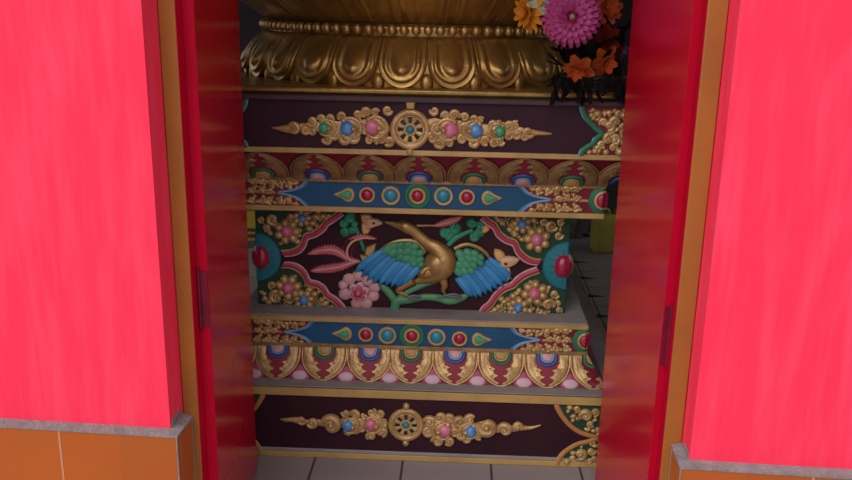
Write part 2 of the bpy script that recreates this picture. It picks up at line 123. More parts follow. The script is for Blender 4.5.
WALLP  = mat('pink_red_wall_paint', (.93,.033,.085), .6, 0, (.94,.062,.125), 5.5, .12, 14, stretch=((5.5, 5.5, .7), (0, R(17), 0)), fac=.60, det=8, spec=.15)
GROUT  = mat('cement_grout', (.27,.235,.235), .9, 0, (.20,.17,.175), 30, .5, 120, spec=.1)
INNER  = mat('dim_inner_wall', (.045,.030,.036), .85, 0, (.030,.022,.028), 3, spec=.15)
CEIL   = mat('inner_ceiling_paint', (.20,.16,.15), .9)
CONC   = mat('courtyard_concrete', (.42,.40,.38), .9, 0, (.36,.34,.33), 2)
TILEO  = tile_mat('orange_wall_tile', (.50,.108,.016), (.44,.098,.018), (.50,.20,.10), (.30, .30), .0035, .28, plane='XZ', off=(.0,.0,.0))
FLOORT = tile_mat('grey_floor_tile', (.345,.30,.295), (.32,.28,.275), (.10,.055,.05), (.31,.31), .0045, .32, off=(-.145,-.03,0))

# ------------------------------------------------------------------ mesh builder
def cr(pts, n=6):
    """smooth a list of tuples with a Catmull-Rom curve"""
    out = []; P = [pts[0]] + list(pts) + [pts[-1]]
    for i in range(1, len(P)-2):
        for k in range(n):
            t = k/n
            out.append(tuple(.5*(2*b+(c-a)*t+(2*a-5*b+4*c-d)*t*t+(3*b-a-3*c+d)*t**3) for a, b, c, d in zip(P[i-1], P[i], P[i+1], P[i+2])))
    out.append(tuple(pts[-1])); return out

class MB:
    def __init__(s): s.v = []; s.f = []
    def add(s, v, f):
        o = len(s.v); s.v += [tuple(p) for p in v]; s.f += [tuple(i+o for i in q) for q in f]; return s
    def box(s, x0, x1, y0, y1, z0, z1):
        return s.add([(x0,y0,z0),(x1,y0,z0),(x1,y1,z0),(x0,y1,z0),(x0,y0,z1),(x1,y0,z1),(x1,y1,z1),(x0,y1,z1)],
                     [(0,3,2,1),(4,5,6,7),(0,1,5,4),(1,2,6,5),(2,3,7,6),(3,0,4,7)])
    def hexa(s, a, b):   # two quads, bottom a and top b
        return s.add(list(a)+list(b), [(3,2,1,0),(4,5,6,7),(0,1,5,4),(1,2,6,5),(2,3,7,6),(3,0,4,7)])
    def dome(s, x, z, rx, rz, h, yb, seg=16, rings=6, ang=0., back=.004):
        v = []; f = []; ca, sa = math.cos(ang), math.sin(ang)
        for i in range(rings):
            t = i/rings*math.pi/2
            for k in range(seg):
                a = 2*math.pi*k/seg; px, pz = rx*math.cos(t)*math.cos(a), rz*math.cos(t)*math.sin(a)
                v.append((x+px*ca-pz*sa, yb-h*math.sin(t), z+px*sa+pz*ca))
        v.append((x, yb-h, z)); top = len(v)-1
        base = []
        for k in range(seg): v.append((v[k][0], yb+back, v[k][2])); base.append(top+1+k)
        for i in range(rings-1):
            for k in range(seg):
                k2 = (k+1) % seg; f.append((i*seg+k, i*seg+k2, (i+1)*seg+k2, (i+1)*seg+k))
        for k in range(seg):
            k2 = (k+1) % seg; f.append(((rings-1)*seg+k, (rings-1)*seg+k2, top)); f.append((base[k], base[k2], k2, k))
        f.append(tuple(reversed(base)))
        return s.add(v, f)
    def ball(s, c, r, seg=14, rings=9, sc=(1,1,1)):
        v = []; f = []
        for i in range(1, rings):
            t = math.pi*i/rings
            for k in range(seg):
                a = 2*math.pi*k/seg
                v.append((c[0]+r*sc[0]*math.sin(t)*math.cos(a), c[1]+r*sc[1]*math.sin(t)*math.sin(a), c[2]+r*sc[2]*math.cos(t)))
        v.append((c[0],c[1],c[2]+r*sc[2])); v.append((c[0],c[1],c[2]-r*sc[2])); n = len(v)
        for i in range(rings-2):
            for k in range(seg):
                k2 = (k+1)%seg; f.append((i*seg+k, (i+1)*seg+k, (i+1)*seg+k2, i*seg+k2))
        for k in range(seg):
            k2 = (k+1)%seg; f.append((k, k2, n-2)); f.append(((rings-2)*seg+k2, (rings-2)*seg+k, n-1))
        return s.add(v, f)
    def tube(s, P, seg=10, flat=1., closed=False, up=None):
        """P: (x,y,z,r); flat squeezes the section along y"""
        n = len(P); v = []; f = []
        for i in range(n):
            a = Vector(P[(i-1) % n if closed else max(i-1,0)][:3]); b = Vector(P[(i+1) % n if closed else min(i+1,n-1)][:3])
            t = (b-a); t = t.normalized() if t.length > 1e-9 else Vector((1,0,0))
            ref = Vector((0,1,0)) if abs(t.y) < .9 else Vector((1,0,0))
            u = t.cross(ref).normalized(); w = u.cross(t).normalized()
            c = Vector(P[i][:3]); r = P[i][3]
            for k in range(seg):
                an = 2*math.pi*k/seg; v.append(c + u*(r*math.cos(an)) + w*(r*flat*math.sin(an)))
        m = n if closed else n-1
        for i in range(m):
            j = (i+1) % n
            for k in range(seg):
                k2 = (k+1) % seg; f.append((i*seg+k, i*seg+k2, j*seg+k2, j*seg+k))
        if not closed:
            for e, rev in ((0, True), (n-1, False)):
                t = (Vector(P[0][:3])-Vector(P[1][:3])) if e == 0 else (Vector(P[-1][:3])-Vector(P[-2][:3]))
                if t.length < 1e-9: t = Vector((1,0,0))
                v.append(Vector(P[e][:3]) + t.normalized()*P[e][3]*.7); c = len(v)-1
                for k in range(seg):
                    k2 = (k+1) % seg; f.append((e*seg+k2, e*seg+k, c) if rev else (e*seg+k, e*seg+k2, c))
        return s.add(v, f)
    def rtube(s, path, yb, flat=.7, n=5, lift=.3, seg=10, smooth=True):
        """relief tube along (x,z,r), half sunk in the ground plane y=yb"""
        q = cr([tuple(p[:3]) for p in path], n) if smooth else path
        return s.tube([(p[0], yb-lift*max(p[2],.001)*flat, p[1], max(p[2],.0008)) for p in q], seg, flat)
    def ring(s, x, z, rr, tr, yb, flat=.8, seg=32, ts=8, lift=.3):
        return s.tube([(x+rr*math.cos(2*math.pi*k/seg), yb-lift*tr, z+rr*math.sin(2*math.pi*k/seg), tr) for k in range(seg)], ts, flat, True)
    def spiral(s, x, z, r, yb, turns=1.35, d=1, a0=0., w=.30, flat=.9):
        """scroll that curls into a knob"""
        P = []; N = 22
        for i in range(N+1):
            t = i/N; a = a0 + d*2*math.pi*turns*t; rr = r*(1-w)*(1-.74*t)
            P.append((x+rr*math.cos(a), yb-.25*r*w-.12*r*t, z+rr*math.sin(a), r*w*(.55+.45*math.sin(math.pi*min(1,t*1.3+.05)))))
        s.tube(P, 8, flat)
        return s.dome(x, z, r*.30, r*.30, r*.62, yb, 10, 4)
    def slab(s, outline, yb, h, bev=.002, back=.003):
        """outline in x,z raised by h with a rounded edge"""
        pts = [Vector((p[0], p[1])) for p in outline]
        area = sum(pts[i].x*pts[(i+1)%len(pts)].y - pts[(i+1)%len(pts)].x*pts[i].y for i in range(len(pts)))
        if area < 0: pts.reverse()
        n = len(pts)
        def inset(d):
            o = []
            for i in range(n):
                a, b, c = pts[i-1], pts[i], pts[(i+1)%n]
                e1 = (b-a); e2 = (c-b)
                n1 = Vector((-e1.y, e1.x)); n2 = Vector((-e2.y, e2.x))
                if n1.length: n1.normalize()
                if n2.length: n2.normalize()
                m = n1+n2
                if m.length < .2: m = n1
                m.normalize(); o.append(b + m*d)
            return o
        L = [(pts, yb+back), (pts, yb-h*.35), (inset(bev*.35), yb-h*.8), (inset(bev), yb-h)]
        v = []; f = []
        for o, y in L: v += [(p.x, y, p.y) for p in o]
        for l in range(len(L)-1):
            for i in range(n):
                j = (i+1) % n; f.append((l*n+i, l*n+j, (l+1)*n+j, (l+1)*n+i))
        o = (len(L)-1)*n
        for tri in tessellate_polygon([[Vector((p.x, p.y, 0)) for p in L[-1][0]]]):
            a, b, c = (L[-1][0][k] for k in tri)
            cw = (b-a).x*(c-a).y-(b-a).y*(c-a).x
            f.append(tuple(o+k for k in (tri if cw > 0 else tri[::-1])))
        f.append(tuple(reversed(range(n))))
        return s.add(v, f)
    def lathe(s, prof, c=(0,0), seg=64):
        v = []; f = []; n = len(prof)
        for k in range(seg):
            a = 2*math.pi*k/seg
            for r, z in prof: v.append((c[0]+r*math.cos(a), c[1]+r*math.sin(a), z))
        for k in range(seg):
            k2 = (k+1) % seg
            for i in range(n-1): f.append((k*n+i, k2*n+i, k2*n+i+1, k*n+i+1))
        f.append(tuple(k*n for k in reversed(range(seg)))); f.append(tuple(k*n+n-1 for k in range(seg)))
        return s.add(v, f)
    def mirror(s):
        s.v = [(-x, y, z) for x, y, z in s.v]; s.f = [tuple(reversed(q)) for q in s.f]; return s
    def build(s, name, m, parent=None, sharp=38, bevel=0., label=None):
        me = bpy.data.meshes.new(name); me.from_pydata(s.v, [], s.f); me.validate()
        bm = bmesh.new(); bm.from_mesh(me); bmesh.ops.recalc_face_normals(bm, faces=bm.faces[:]); bm.to_mesh(me); bm.free()
        me.materials.append(m); me.shade_smooth(); me.set_sharp_from_angle(angle=R(sharp))
        o = bpy.data.objects.new(name, me); COL.objects.link(o)
        if parent is not None: o.parent = parent
        if bevel:
            b = o.modifiers.new('bevel', 'BEVEL'); b.width = bevel; b.segments = 2; b.limit_method = 'ANGLE'
        if label: o['label'] = label
        return o

def share(o, parent, loc=None, rot=None, scale=None):
    c = o.copy(); COL.objects.link(c); c.parent = parent
    if loc is not None: c.location = loc
    if rot is not None: c.rotation_euler = rot
    if scale is not None: c.scale = scale
    return c
def thing(name, label, cat, loc=(0,0,0), rz=0., group=None):
    o = bpy.data.objects.new(name, None); COL.objects.link(o); o.location = loc; o.rotation_euler = (0,0,rz)
    o['label'] = label; o['category'] = cat
    if group: o['group'] = group
    return o
def tag(o, label, cat, group=None):
    o['label'] = label; o['category'] = cat
    if group: o['group'] = group
    return o
def struct(o, label=None):
    o['kind'] = 'structure'
    if label: o['label'] = label
    return o

# ------------------------------------------------------------------ the setting
YF, YO, YH = 1.836, 1.92, 1.965          # wall face, casing face, door hinge line
XL, XR = -.779, .475                     # wall corners at the doorway
H = 2.16
struct(MB().box(-2.6, XL, YF, YF+.14, 0, 3.2).build('wall_left', WALLP), 'pink-red painted front wall left of the doorway')
struct(MB().box(XR, 2.4, YF, YF+.14, 0, 3.2).build('wall_right', WALLP), 'pink-red painted front wall right of the doorway')
struct(MB().box(XL, XR, YF, YF+.14, H, 3.2).build('wall_front', WALLP), 'wall above the doorway')

PR = R(2.74)                             # the shrine stands turned a little against the front wall
fl = MB().box(-3.2, 3.2, YF-.02, 8.2, -.06, 0).build('floor', FLOORT)
struct(fl, 'grey tiled temple floor with dark joints'); MATS['grey_floor_tile'].node_tree.nodes['Mapping'].inputs['Rotation'].default_value = (0, 0, -PR)
struct(MB().box(-3.2, 3.2, 6.9, 7.02, 0, 3.3).build('wall_back', INNER))
def side_wall(name, x0, x1, ya, yb_, za, zb):
    m = MB(); m.box(x0, x1, YF, ya, 0, 3.3); m.box(x0, x1, yb_, 7.0, 0, 3.3); m.box(x0, x1, ya, yb_, 0, za); m.box(x0, x1, ya, yb_, zb, 3.3)
    return struct(m.build(name, INNER))
side_wall('wall_west', -3.3, -3.2, 3.4, 6.2, .9, 2.5); side_wall('wall_east', 3.2, 3.3, 3.2, 6.5, .8, 2.7)
def added_window(name, x, ya, yb_, za, zb):
    m = MB(); w = .05
    m.box(x-.04, x+.04, ya, yb_, za, za+w); m.box(x-.04, x+.04, ya, yb_, zb-w, zb); m.box(x-.04, x+.04, ya, ya+w, za+w, zb-w); m.box(x-.04, x+.04, yb_-w, yb_, za+w, zb-w)
    ym = (ya+yb_)/2; m.box(x-.03, x+.03, ym-.02, ym+.02, za+w, zb-w)
    struct(m.build(name, CASING), 'unseen open window added to let daylight into the hall')
added_window('added_window_1', -3.25, 3.4, 6.2, .9, 2.5); added_window('added_window_2', 3.25, 3.2, 6.5, .8, 2.7)  # out-of-view openings added so daylight reaches the floor behind the pedestal
struct(MB().box(-3.3, 3.3, YF, 7.02, 3.2, 3.3).build('ceiling', CEIL))
struct(MB().box(-9, 9, -12, YF-.02, -.10, -.004).build('ground', CONC), 'pale concrete courtyard outside')

def wainscot(name, x0, x1, side, lab):
    """tile dado wrapping the wall corner, side=+1 when the doorway lies to the right"""
    zt = .523; t = .024
    if side > 0: a = MB().box(x0, x1+t, YF-t, YF, 0, zt); a.box(x1, x1+t, YF, YO-.001, 0, zt)
    else:        a = MB().box(x0-t, x1, YF-t, YF, 0, zt); a.box(x0-t, x0, YF, YO-.001, 0, zt)
    o = struct(a.build(name, MATS['orange_wall_tile'], bevel=.002), lab)
    c = MB()                              # sloping mitred cement capping and corner beads
    if side > 0: inn = [(x0,YF), (x1,YF), (x1,YO-.002)]; out = [(x0,YF-t-.002), (x1+t+.002,YF-t-.002), (x1+t+.002,YO-.002)]
    else:        inn = [(x1,YF), (x0,YF), (x0,YO-.002)]; out = [(x1,YF-t-.002), (x0-t-.002,YF-t-.002), (x0-t-.002,YO-.002)]
    e = .001*side
    inn = [(inn[0][0], YF+.001), (inn[1][0]-e, YF+.001), (inn[2][0]-e, inn[2][1])]
    rows = [[(*p, zt-.002) for p in inn], [(*p, zt-.002) for p in out], [(*p, zt+.003) for p in out], [(*p, zt+.010) for p in inn]]
    vv = [p for r_ in rows for p in r_]; ff = []
    for r_ in range(4):
        for q in range(2): ff.append((r_*3+q, r_*3+q+1, ((r_+1) % 4)*3+q+1, ((r_+1) % 4)*3+q))
    ff += [(0,3,6,9), (2,11,8,5)]
    c.add(vv, ff)
    xo = x1+t if side > 0 else x0-t
    c.box(min(xo-side*.002, xo+side*.001), max(xo-side*.002, xo+side*.001), YF-t-.001, YF-t+.002, 0, zt-.001)
    c.box(min(xo-side*.003, xo+side*.0012), max(xo-side*.003, xo+side*.0012), YO-.006, YO-.002, 0, zt-.001)
    c.build('cement_capping', GROUT, o)
    j = MB()
    for k in range(1, 6):
        xx = (x1+t - .30*k) if side > 0 else (x0-t + .30*k)
        j.box(xx-.0025, xx+.0025, YF-t-.0007, YF-t+.002, 0, zt)
    j.box(x0, x1, YF-t-.0007, YF-t+.002, .2145, .2185)
    j.build('tile_joint', mat('tile_joint', (.52,.22,.12), .7), o)
    # loose plaster smear where paint has come away above the capping
    rr = random.Random(3 if side > 0 else 5); cx = x1 if side > 0 else x0; tmp = MB()
    top_ = [(.004+.070*q/11, zt+.012+rr.uniform(.004,.034 if side > 0 else .010)*(1 if 1 < q < 10 else .3)) for q in range(12)]
    tmp.slab([(.004, zt+.004)]+top_+[(.074, zt+.004)], 0, .0016, .0006, .001)
    sm = MB(); sm.add([(cx-side*y_, YF+x_, z_) for x_, y_, z_ in tmp.v], tmp.f)
    sm.build('plaster_smear', GROUT, o)
MATS['orange_wall_tile'].node_tree.nodes['Brick Texture'].inputs['Mortar Size'].default_value = 0
wainscot('trim_1', -2.6, XL, 1, 'orange glazed tile dado left of the doorway with grey cement capping')
wainscot('trim_2', XR, 2.4, -1, 'orange glazed tile dado right of the doorway with grey cement capping')

XC, XHH = -.738, .430                    # inner edges of the casing
struct(MB().box(XL+.001, XC, YO, YO+.045, 0, H).build('trim_3', CASING, bevel=.003), 'orange-brown painted door casing on the left')
struct(MB().box(XHH, XR-.001, YO, YO+.045, 0, H).build('trim_4', CASING, bevel=.003), 'orange-brown painted door casing on the right')
struct(MB().box(XC, XHH, YO, YO+.045, H-.05, H).build('trim_5', CASING, bevel=.003), 'orange-brown door head')
tr = MB().box(XC, XC+.0015, YO+.002, YO+.0455, 0, H-.05).build('trim_6', FRAMR); struct(tr, 'red painted rebate inside the left casing')
struct(MB().box(XHH-.0015, XHH, YO+.002, YO+.0455, 0, H-.05).build('trim_7', FRAMR), 'red painted rebate inside the right casing')
struct(MB().box(XC, XHH, YO-.02, YO+.06, -.002, .012).build('trim_8', GROUT, bevel=.002), 'worn cement threshold')

def leaf(name, hx, hy, ex, ey, th, side, lab, hz, bolt):
    """door leaf swung inwards: (hx,hy) hinge line on the seen face, (ex,ey) free edge, thickness away from the opening"""
    d = Vector((ex-hx, ey-hy, 0)); L = d.length; ang = math.atan2(d.y, d.x)
    m = MB()
    y0, y1 = (0, th) if side < 0 else (-th, 0)
    m.box(0, L, y0, y1, .014, 2.10)
    o = m.build(name, DOORR, bevel=.003); o.location = (hx, hy, 0); o.rotation_euler = (0, 0, ang); struct(o, lab)
    s = 1 if side < 0 else -1
    MB().box(-.0008, .003, y0+.0006, y1-.0006, .016, 2.098).build('edge_lipping', FRAMR, o)
    for z in (hz, 1.78):
        h = MB(); h.box(-.004, .0005, min(s*.001, s*th*.98), max(s*.001, s*th*.98), z-.075, z+.075)
        h.tube([(-.006, s*th*.85, z-.075, .005), (-.006, s*th*.85, z+.075, .005)], 10)
        ho = h.build('hinge', HINGE, o, label='maroon-painted steel hinge')
        p = MB().tube([(-.006, s*th*.85, z-.083, .0035), (-.006, s*th*.85, z+.083, .0035)], 8).build('hinge_pin', HINGE, ho)
    if bolt:
        b = MB(); b.box(L-.10, L-.004, y0-.012 if side > 0 else y1, y0 if side > 0 else y1+.012, bolt-.028, bolt+.028)
        b.box(L-.012, L+.012, -.016, -.002, bolt-.035, bolt+.035) if side > 0 else b.box(L-.012, L+.012, .004, .02, bolt-.035, bolt+.035)
        b.build('bolt', HINGE, o, bevel=.003, label='red-painted bolt on the free edge')
    return o
leaf('door_1', -.710, YH, -.7795, 2.536, .027, -1, 'glossy red door leaf swung inwards on the left', .828, .50)
leaf('door_2', .4105, YH, .3603, 2.538, .019, 1, 'glossy red door leaf swung inwards on the right', .790, 0)

# thin dark triangles along one joint of the floor tiles
c_, s_ = math.cos(PR), math.sin(PR)
def F(x, y, z=0.): return (x*c_-y*s_, x*s_+y*c_, z)      # shrine-aligned floor coordinates
for y in (4.215, 4.535, 4.86, 5.185):
    x = .782
    k = MB(); P = [F(x-.075, y+.03), F(x-.07, y-.035), F(x+.055, y-.006)]
    k.add([(p[0],p[1],.0005) for p in P]+[(p[0],p[1],.0025) for p in P], [(2,1,0),(3,4,5),(0,1,4,3),(1,2,5,4),(2,0,3,5)])
    k.build('floor_triangle', DARKE, fl)

# ------------------------------------------------------------------ the carved shrine pedestal
PED = thing('altar_pedestal', 'carved and painted stepped altar pedestal with swan panel seen through the doorway', 'pedestal', F(-.147, 2.684), PR)
HW, YB = .76, 1.54
Z = DATA['z']
def tier(name, m, hw, y0, z0, z1, par=PED, bevel=.0): return MB().box(-hw, hw, y0, YB-y0, z0, z1).build(name, m, par, bevel=bevel)
def strip(name, m, hw, y0, z0, z1, par, d=.02):
    a = MB(); a.box(-hw, hw, y0, y0+d, z0, z1); a.box(-hw, -hw+d, y0+d, YB-y0-d, z0, z1); a.box(hw-d, hw, y0+d, YB-y0-d, z0, z1); a.box(-hw, hw, YB-y0-d, YB-y0, z0, z1)
    return a.build(name, m, par, bevel=.0025)
def slope(name, m, hw0, y0, z0, hw1, y1, z1):
    return MB().hexa([(-hw0,y0,z0),(hw0,y0,z0),(hw0,YB-y0,z0),(-hw0,YB-y0,z0)], [(-hw1,y1,z1),(hw1,y1,z1),(hw1,YB-y1,z1),(-hw1,YB-y1,z1)]).build(name, m, PED)

base = tier('base_panel', MAROON, HW, 0, 0, Z['top0'])
strip('border_strip', YELLOW, HW+.006, -.007, Z['dk1'], Z['top0'], base)
strip('border_strip', YELLOW, HW+.006, -.007, 0, Z['yb1']+.004, base)
strip('grey_bead', GREYL, HW+.003, -.004, Z['yb1']+.004, Z['dk0']+.001, base)
tier('ledge', GREYL, HW-.004, .004, Z['top0'], Z['top0']+.004)
low = slope('petal_frieze', CRIM, .688, .062, Z['top0']+.004, .622, .118, Z['pett'])
lband = tier('jewel_band', BLUE, .612, .114, Z['pett'], Z['gs1'])
strip('band_strip', GOLDD, .620, .106, Z['pett']-.002, Z['str1'], lband)
strip('band_strip', STRIP, .618, .106, Z['bl1'], Z['gs1'], lband)
tier('ledge', GREYL, .611, .113, Z['gs1'], Z['gs1']+.004)
panel = MB().box(-.566, .546, .215, YB-.215, Z['gs1']+.004, Z['ugs0']).build('swan_panel', MAROON, PED)
uband = tier('jewel_band', BLUE, .636, .114, Z['ugs0'], Z['upet0'])
strip('band_strip', STRIP, .642, .106, Z['ugs0'], Z['ubl0'], uband)
strip('band_strip', GOLDD, .642, .106, Z['ubl1'], Z['ustr1']+.002, uband)
upf = slope('petal_frieze', CRIM, .642, .112, Z['upet0'], .742, .012, Z['tg0'])
top = tier('top_panel', PURPLE, HW, 0, Z['tg0'], Z['td1'])
strip('band_strip', STRIP, HW+.006, -.007, Z['tg0'], Z['tg1'], top)
strip('cornice', mat('cornice_brown', (.075,.038,.044), .5, 0, (.055,.028,.034), 8, spec=.3), HW+.014, -.016, Z['td1']+.003, Z['tm1']-.003, top, d=.05)
tier('top_slab', mat('slab_dark', (.03,.016,.02), .6, spec=.2), HW, 0, Z['td1'], Z['tm1']-.004)

# --- dharma wheels on the top and bottom panels
def wheel(x, z, r, par, bottom):
    yb = 0
    m = MB(); m.ring(x, z, r*.84, r*.165, yb, .8, 40, 10); m.ring(x, z, r*.66, r*.06, yb-.003, .9, 36, 6)
    w = m.build('dharma_wheel', GOLD, par)
    MB().dome(x, z, r*.62, r*.62, .003, yb, 28, 2).build('wheel_recess', DARKE, w)
    for k in range(8):
        a = 2*math.pi*k/8 + .39
        s = MB(); P = [(x+math.cos(a)*r*q, yb-.006, z+math.sin(a)*r*q, r*w_) for q, w_ in ((.25,.055),(.38,.085),(.50,.12),(.63,.14))]
        s.tube(P, 8, .6); s.build('spoke', GOLD, w)
    h = MB(); h.ring(x, z, r*.27, r*.07, yb-.006, .9, 22, 6); h.dome(x, z, r*.30, r*.30, .008, yb, 18, 3); h.build('hub', STRIP, w)
    MB().dome(x, z, r*.21, r*.21, .015, yb, 16, 5).build('hub_gem', GEMTE, w)
    for sgn, rr in ((1, .20), (-1, .20)):
        k = MB(); zz = z+sgn*r*1.1
        if not bottom and sgn > 0: k.slab([(x-r*.2,zz-r*.1),(x+r*.2,zz-r*.1),(x+r*.24,zz+r*.28),(x-r*.24,zz+r*.28)], yb, .016, .005)
        else: k.dome(x, zz, r*rr, r*rr*1.15, .015, yb, 14, 5)
        k.build('knob', STRIP if not bottom else GOLD, w)
(wx, wz, wr), (vx, vz, vr) = DATA['wheels']
wheel(wx, wz, wr, PED, False); wheel(vx, vz, vr, PED, True)

# --- scrolls left and right of the wheels
GEM = {'pink': GEMPK, 'blue': GEMBL, 'green': GEMGR, 'red': GEMRD, 'teal': GEMTE}
def scroll(D, par, flip):
    sgn = 1 if flip else -1               # outward direction
    ax = sum(p[1] for p in D['plate'])/len(D['plate'])
    m = MB(); m.slab([(x, ax+(z-ax)*.55) for x, z in D['plate']], 0, .005, .003)
    m.rtube(D['tail'], 0, .9)
    r2 = random.Random(11)
    for i, (x, z, r) in enumerate(D['curls']):
        if r > .0085: m.spiral(x, z, r*1.5, -.003, 1.25, 1 if (i+flip) % 2 else -1, r2.uniform(0, 6.28), .36)
        else: m.dome(x, z, r*1.5, r*1.25, r*1.5, -.002, 12, 4, ang=r2.uniform(-.6,.6)); m.dome(x+sgn*r*1.2, z-r*.5, r*.8, r*.7, r*1.2, -.002, 10, 3)
    s = m.build('scroll_carving', GOLD, par)
    for x, z, r, c in D['gems']:
        p = MB(); p.dome(x-sgn*r*.25, z, r*1.45, r*1.45, .012, -.002, 20, 4)      # round gold cup with a curling lip
        P = [(x-sgn*r*.25-sgn*r*1.35*math.cos(t), -.010, z+r*1.35*math.sin(t), r*.30*(1-.35*abs(t)/2.6)) for t in [-2.3+4.6*q/20 for q in range(21)]]
        p.tube(P, 8, .9)
        for t in (-2.3, 2.3): p.dome(x-sgn*r*.25-sgn*r*1.3*math.cos(t), z+r*1.3*math.sin(t), r*.42, r*.42, .012, -.006, 12, 4)
        p.build('gem_cup', GOLD, s)
        MB().dome(x+sgn*r*.12, z, r*.98, r*1.02, .018, -.010, 20, 6).build('gem', GEM[c], s, label=c+' painted gem')
        n = MB(); n.dome(x-sgn*r*.72, z, r*.52, r*.46, .022, -.010, 14, 4)
        n.build('gem_knob', GOLD, s)
for i, D in enumerate(DATA['scroll']): scroll(D, PED, i % 2 == 1)

# --- corner scrolls of the top and base panels
def corner(border, curls, m_line, m_edge, field, par, flip, name, yb=0.):
    L = border
    pm = MB(); ends = [(HW-.004, L[-1][1]), (HW-.004, L[0][1])]
    pm.slab([tuple(p) for p in L]+ends, yb, .003, .001)
    if flip: pm.mirror()
    f = pm.build(name, field, par)
    a = MB(); a.rtube([(p[0], p[1], .0085) for p in L], yb-.003, .7, 4)
    if flip: a.mirror()
    a.build('bracket_line', m_line, f)
    e = MB(); e.rtube([(p[0]-.007, p[1], .0035) for p in L], yb-.003, 1.2, 4)
    if flip: e.mirror()
    e.build('bracket_edge', m_edge, f)
    g = MB(); r2 = random.Random(5)
    for i, (x, z, r) in enumerate(curls):
        if r > .014: g.spiral(x, z, r*1.1, yb-.004, 1.2, 1 if i % 2 else -1, r2.uniform(0,6), .36)
        else: g.dome(x, z, r*1.2, r*1.1, r*1.1, yb-.003, 12, 4)
    # second column of curls running out towards the pedestal's corner
    zs = [c[1] for c in curls]; z0, z1 = min(zs), max(zs)
    xm = max(c[0] for c in curls)+.02
    for k in range(5): g.spiral(xm+.012, z0+(z1-z0)*(k+.3)/4.6, .017, yb-.003, 1.2, 1 if k % 2 else -1, k*1.3, .36)
    for k in range(160):
        z = r2.uniform(L[0][1], L[-1][1]) if L[0][1] < L[-1][1] else r2.uniform(L[-1][1], L[0][1]); xb = None
        for (xa, za), (xc, zc) in zip(L, L[1:]):
            if min(za, zc) <= z <= max(za, zc): xb = xa+(xc-xa)*(z-za)/((zc-za) or 1e-6)
        if xb is None or abs(z-L[0][1]) < .012 or abs(z-L[-1][1]) < .012: continue
        x = r2.uniform(xb+.024, HW-.012)
        if x > HW-.012 or any(math.hypot(x-c[0], z-c[1]) < c[2]*.95 for c in curls): continue
        r = r2.uniform(.006,.011); g.dome(x, z, r*1.2, r*.8, r, yb-.002, 12, 4, ang=r2.uniform(-1.3,1.3))
    if flip: g.mirror()
    g.build('corner_scroll', GOLD, f)
for fl_ in (False, True):
    corner(DATA['tcorner'], DATA['tcurls'], GREEN, LBLUE, CRIM, PED, fl_, 'corner_field')
    corner(DATA['bcorner'], DATA['bcurls'], ORBR, STRIP, DGREEN, PED, fl_, 'corner_field')

# --- jewel bands
def jewels(J, par, yb):
    for x, z, r, c in J:
        if c == 'drop':
            sgn = -1 if x < 0 else 1
            def drop(k): return [(x+sgn*r*q*k, z+r*w*k) for q, w in ((-.75,0),(-.65,.42),(-.3,.72),(.1,.68),(.6,.36),(1.35,0),(.6,-.36),(.1,-.68),(-.3,-.72),(-.65,-.42))]
            o = MB().slab(cr(drop(1.12)+drop(1.12)[:1],3)[:-1], yb, .006, .003).build('jewel_setting', STRIP, par)
            MB().slab(cr(drop(.70)+drop(.70)[:1],3)[:-1], yb-.005, .007, .005).build('jewel', GEMGR, o, label='green drop-shaped jewel')
            continue
        if c == 'mid':
            g = MB(); g.dome(x, z, r*1.62, r*1.62, .004, yb, 36, 2); g.ring(x, z, r*1.38, r*.22, yb-.002, .6, 36, 8)
            g.build('jewel_halo', GREEN, par, label='green painted ring around the middle jewel')
        o = MB().ring(x, z, r*.86, r*.17, yb-.003, .8, 28, 8).build('jewel_setting', STRIP, par)
        MB().dome(x, z, r*.74, r*.74, r*.5, yb-.002, 22, 6).build('jewel', GEMRD if c != 'teal' else GEMTE, o, label=('red' if c != 'teal' else 'teal')+' domed jewel')
jewels(DATA['uj'], uband, .114); jewels(DATA['lj'], lband, .114)
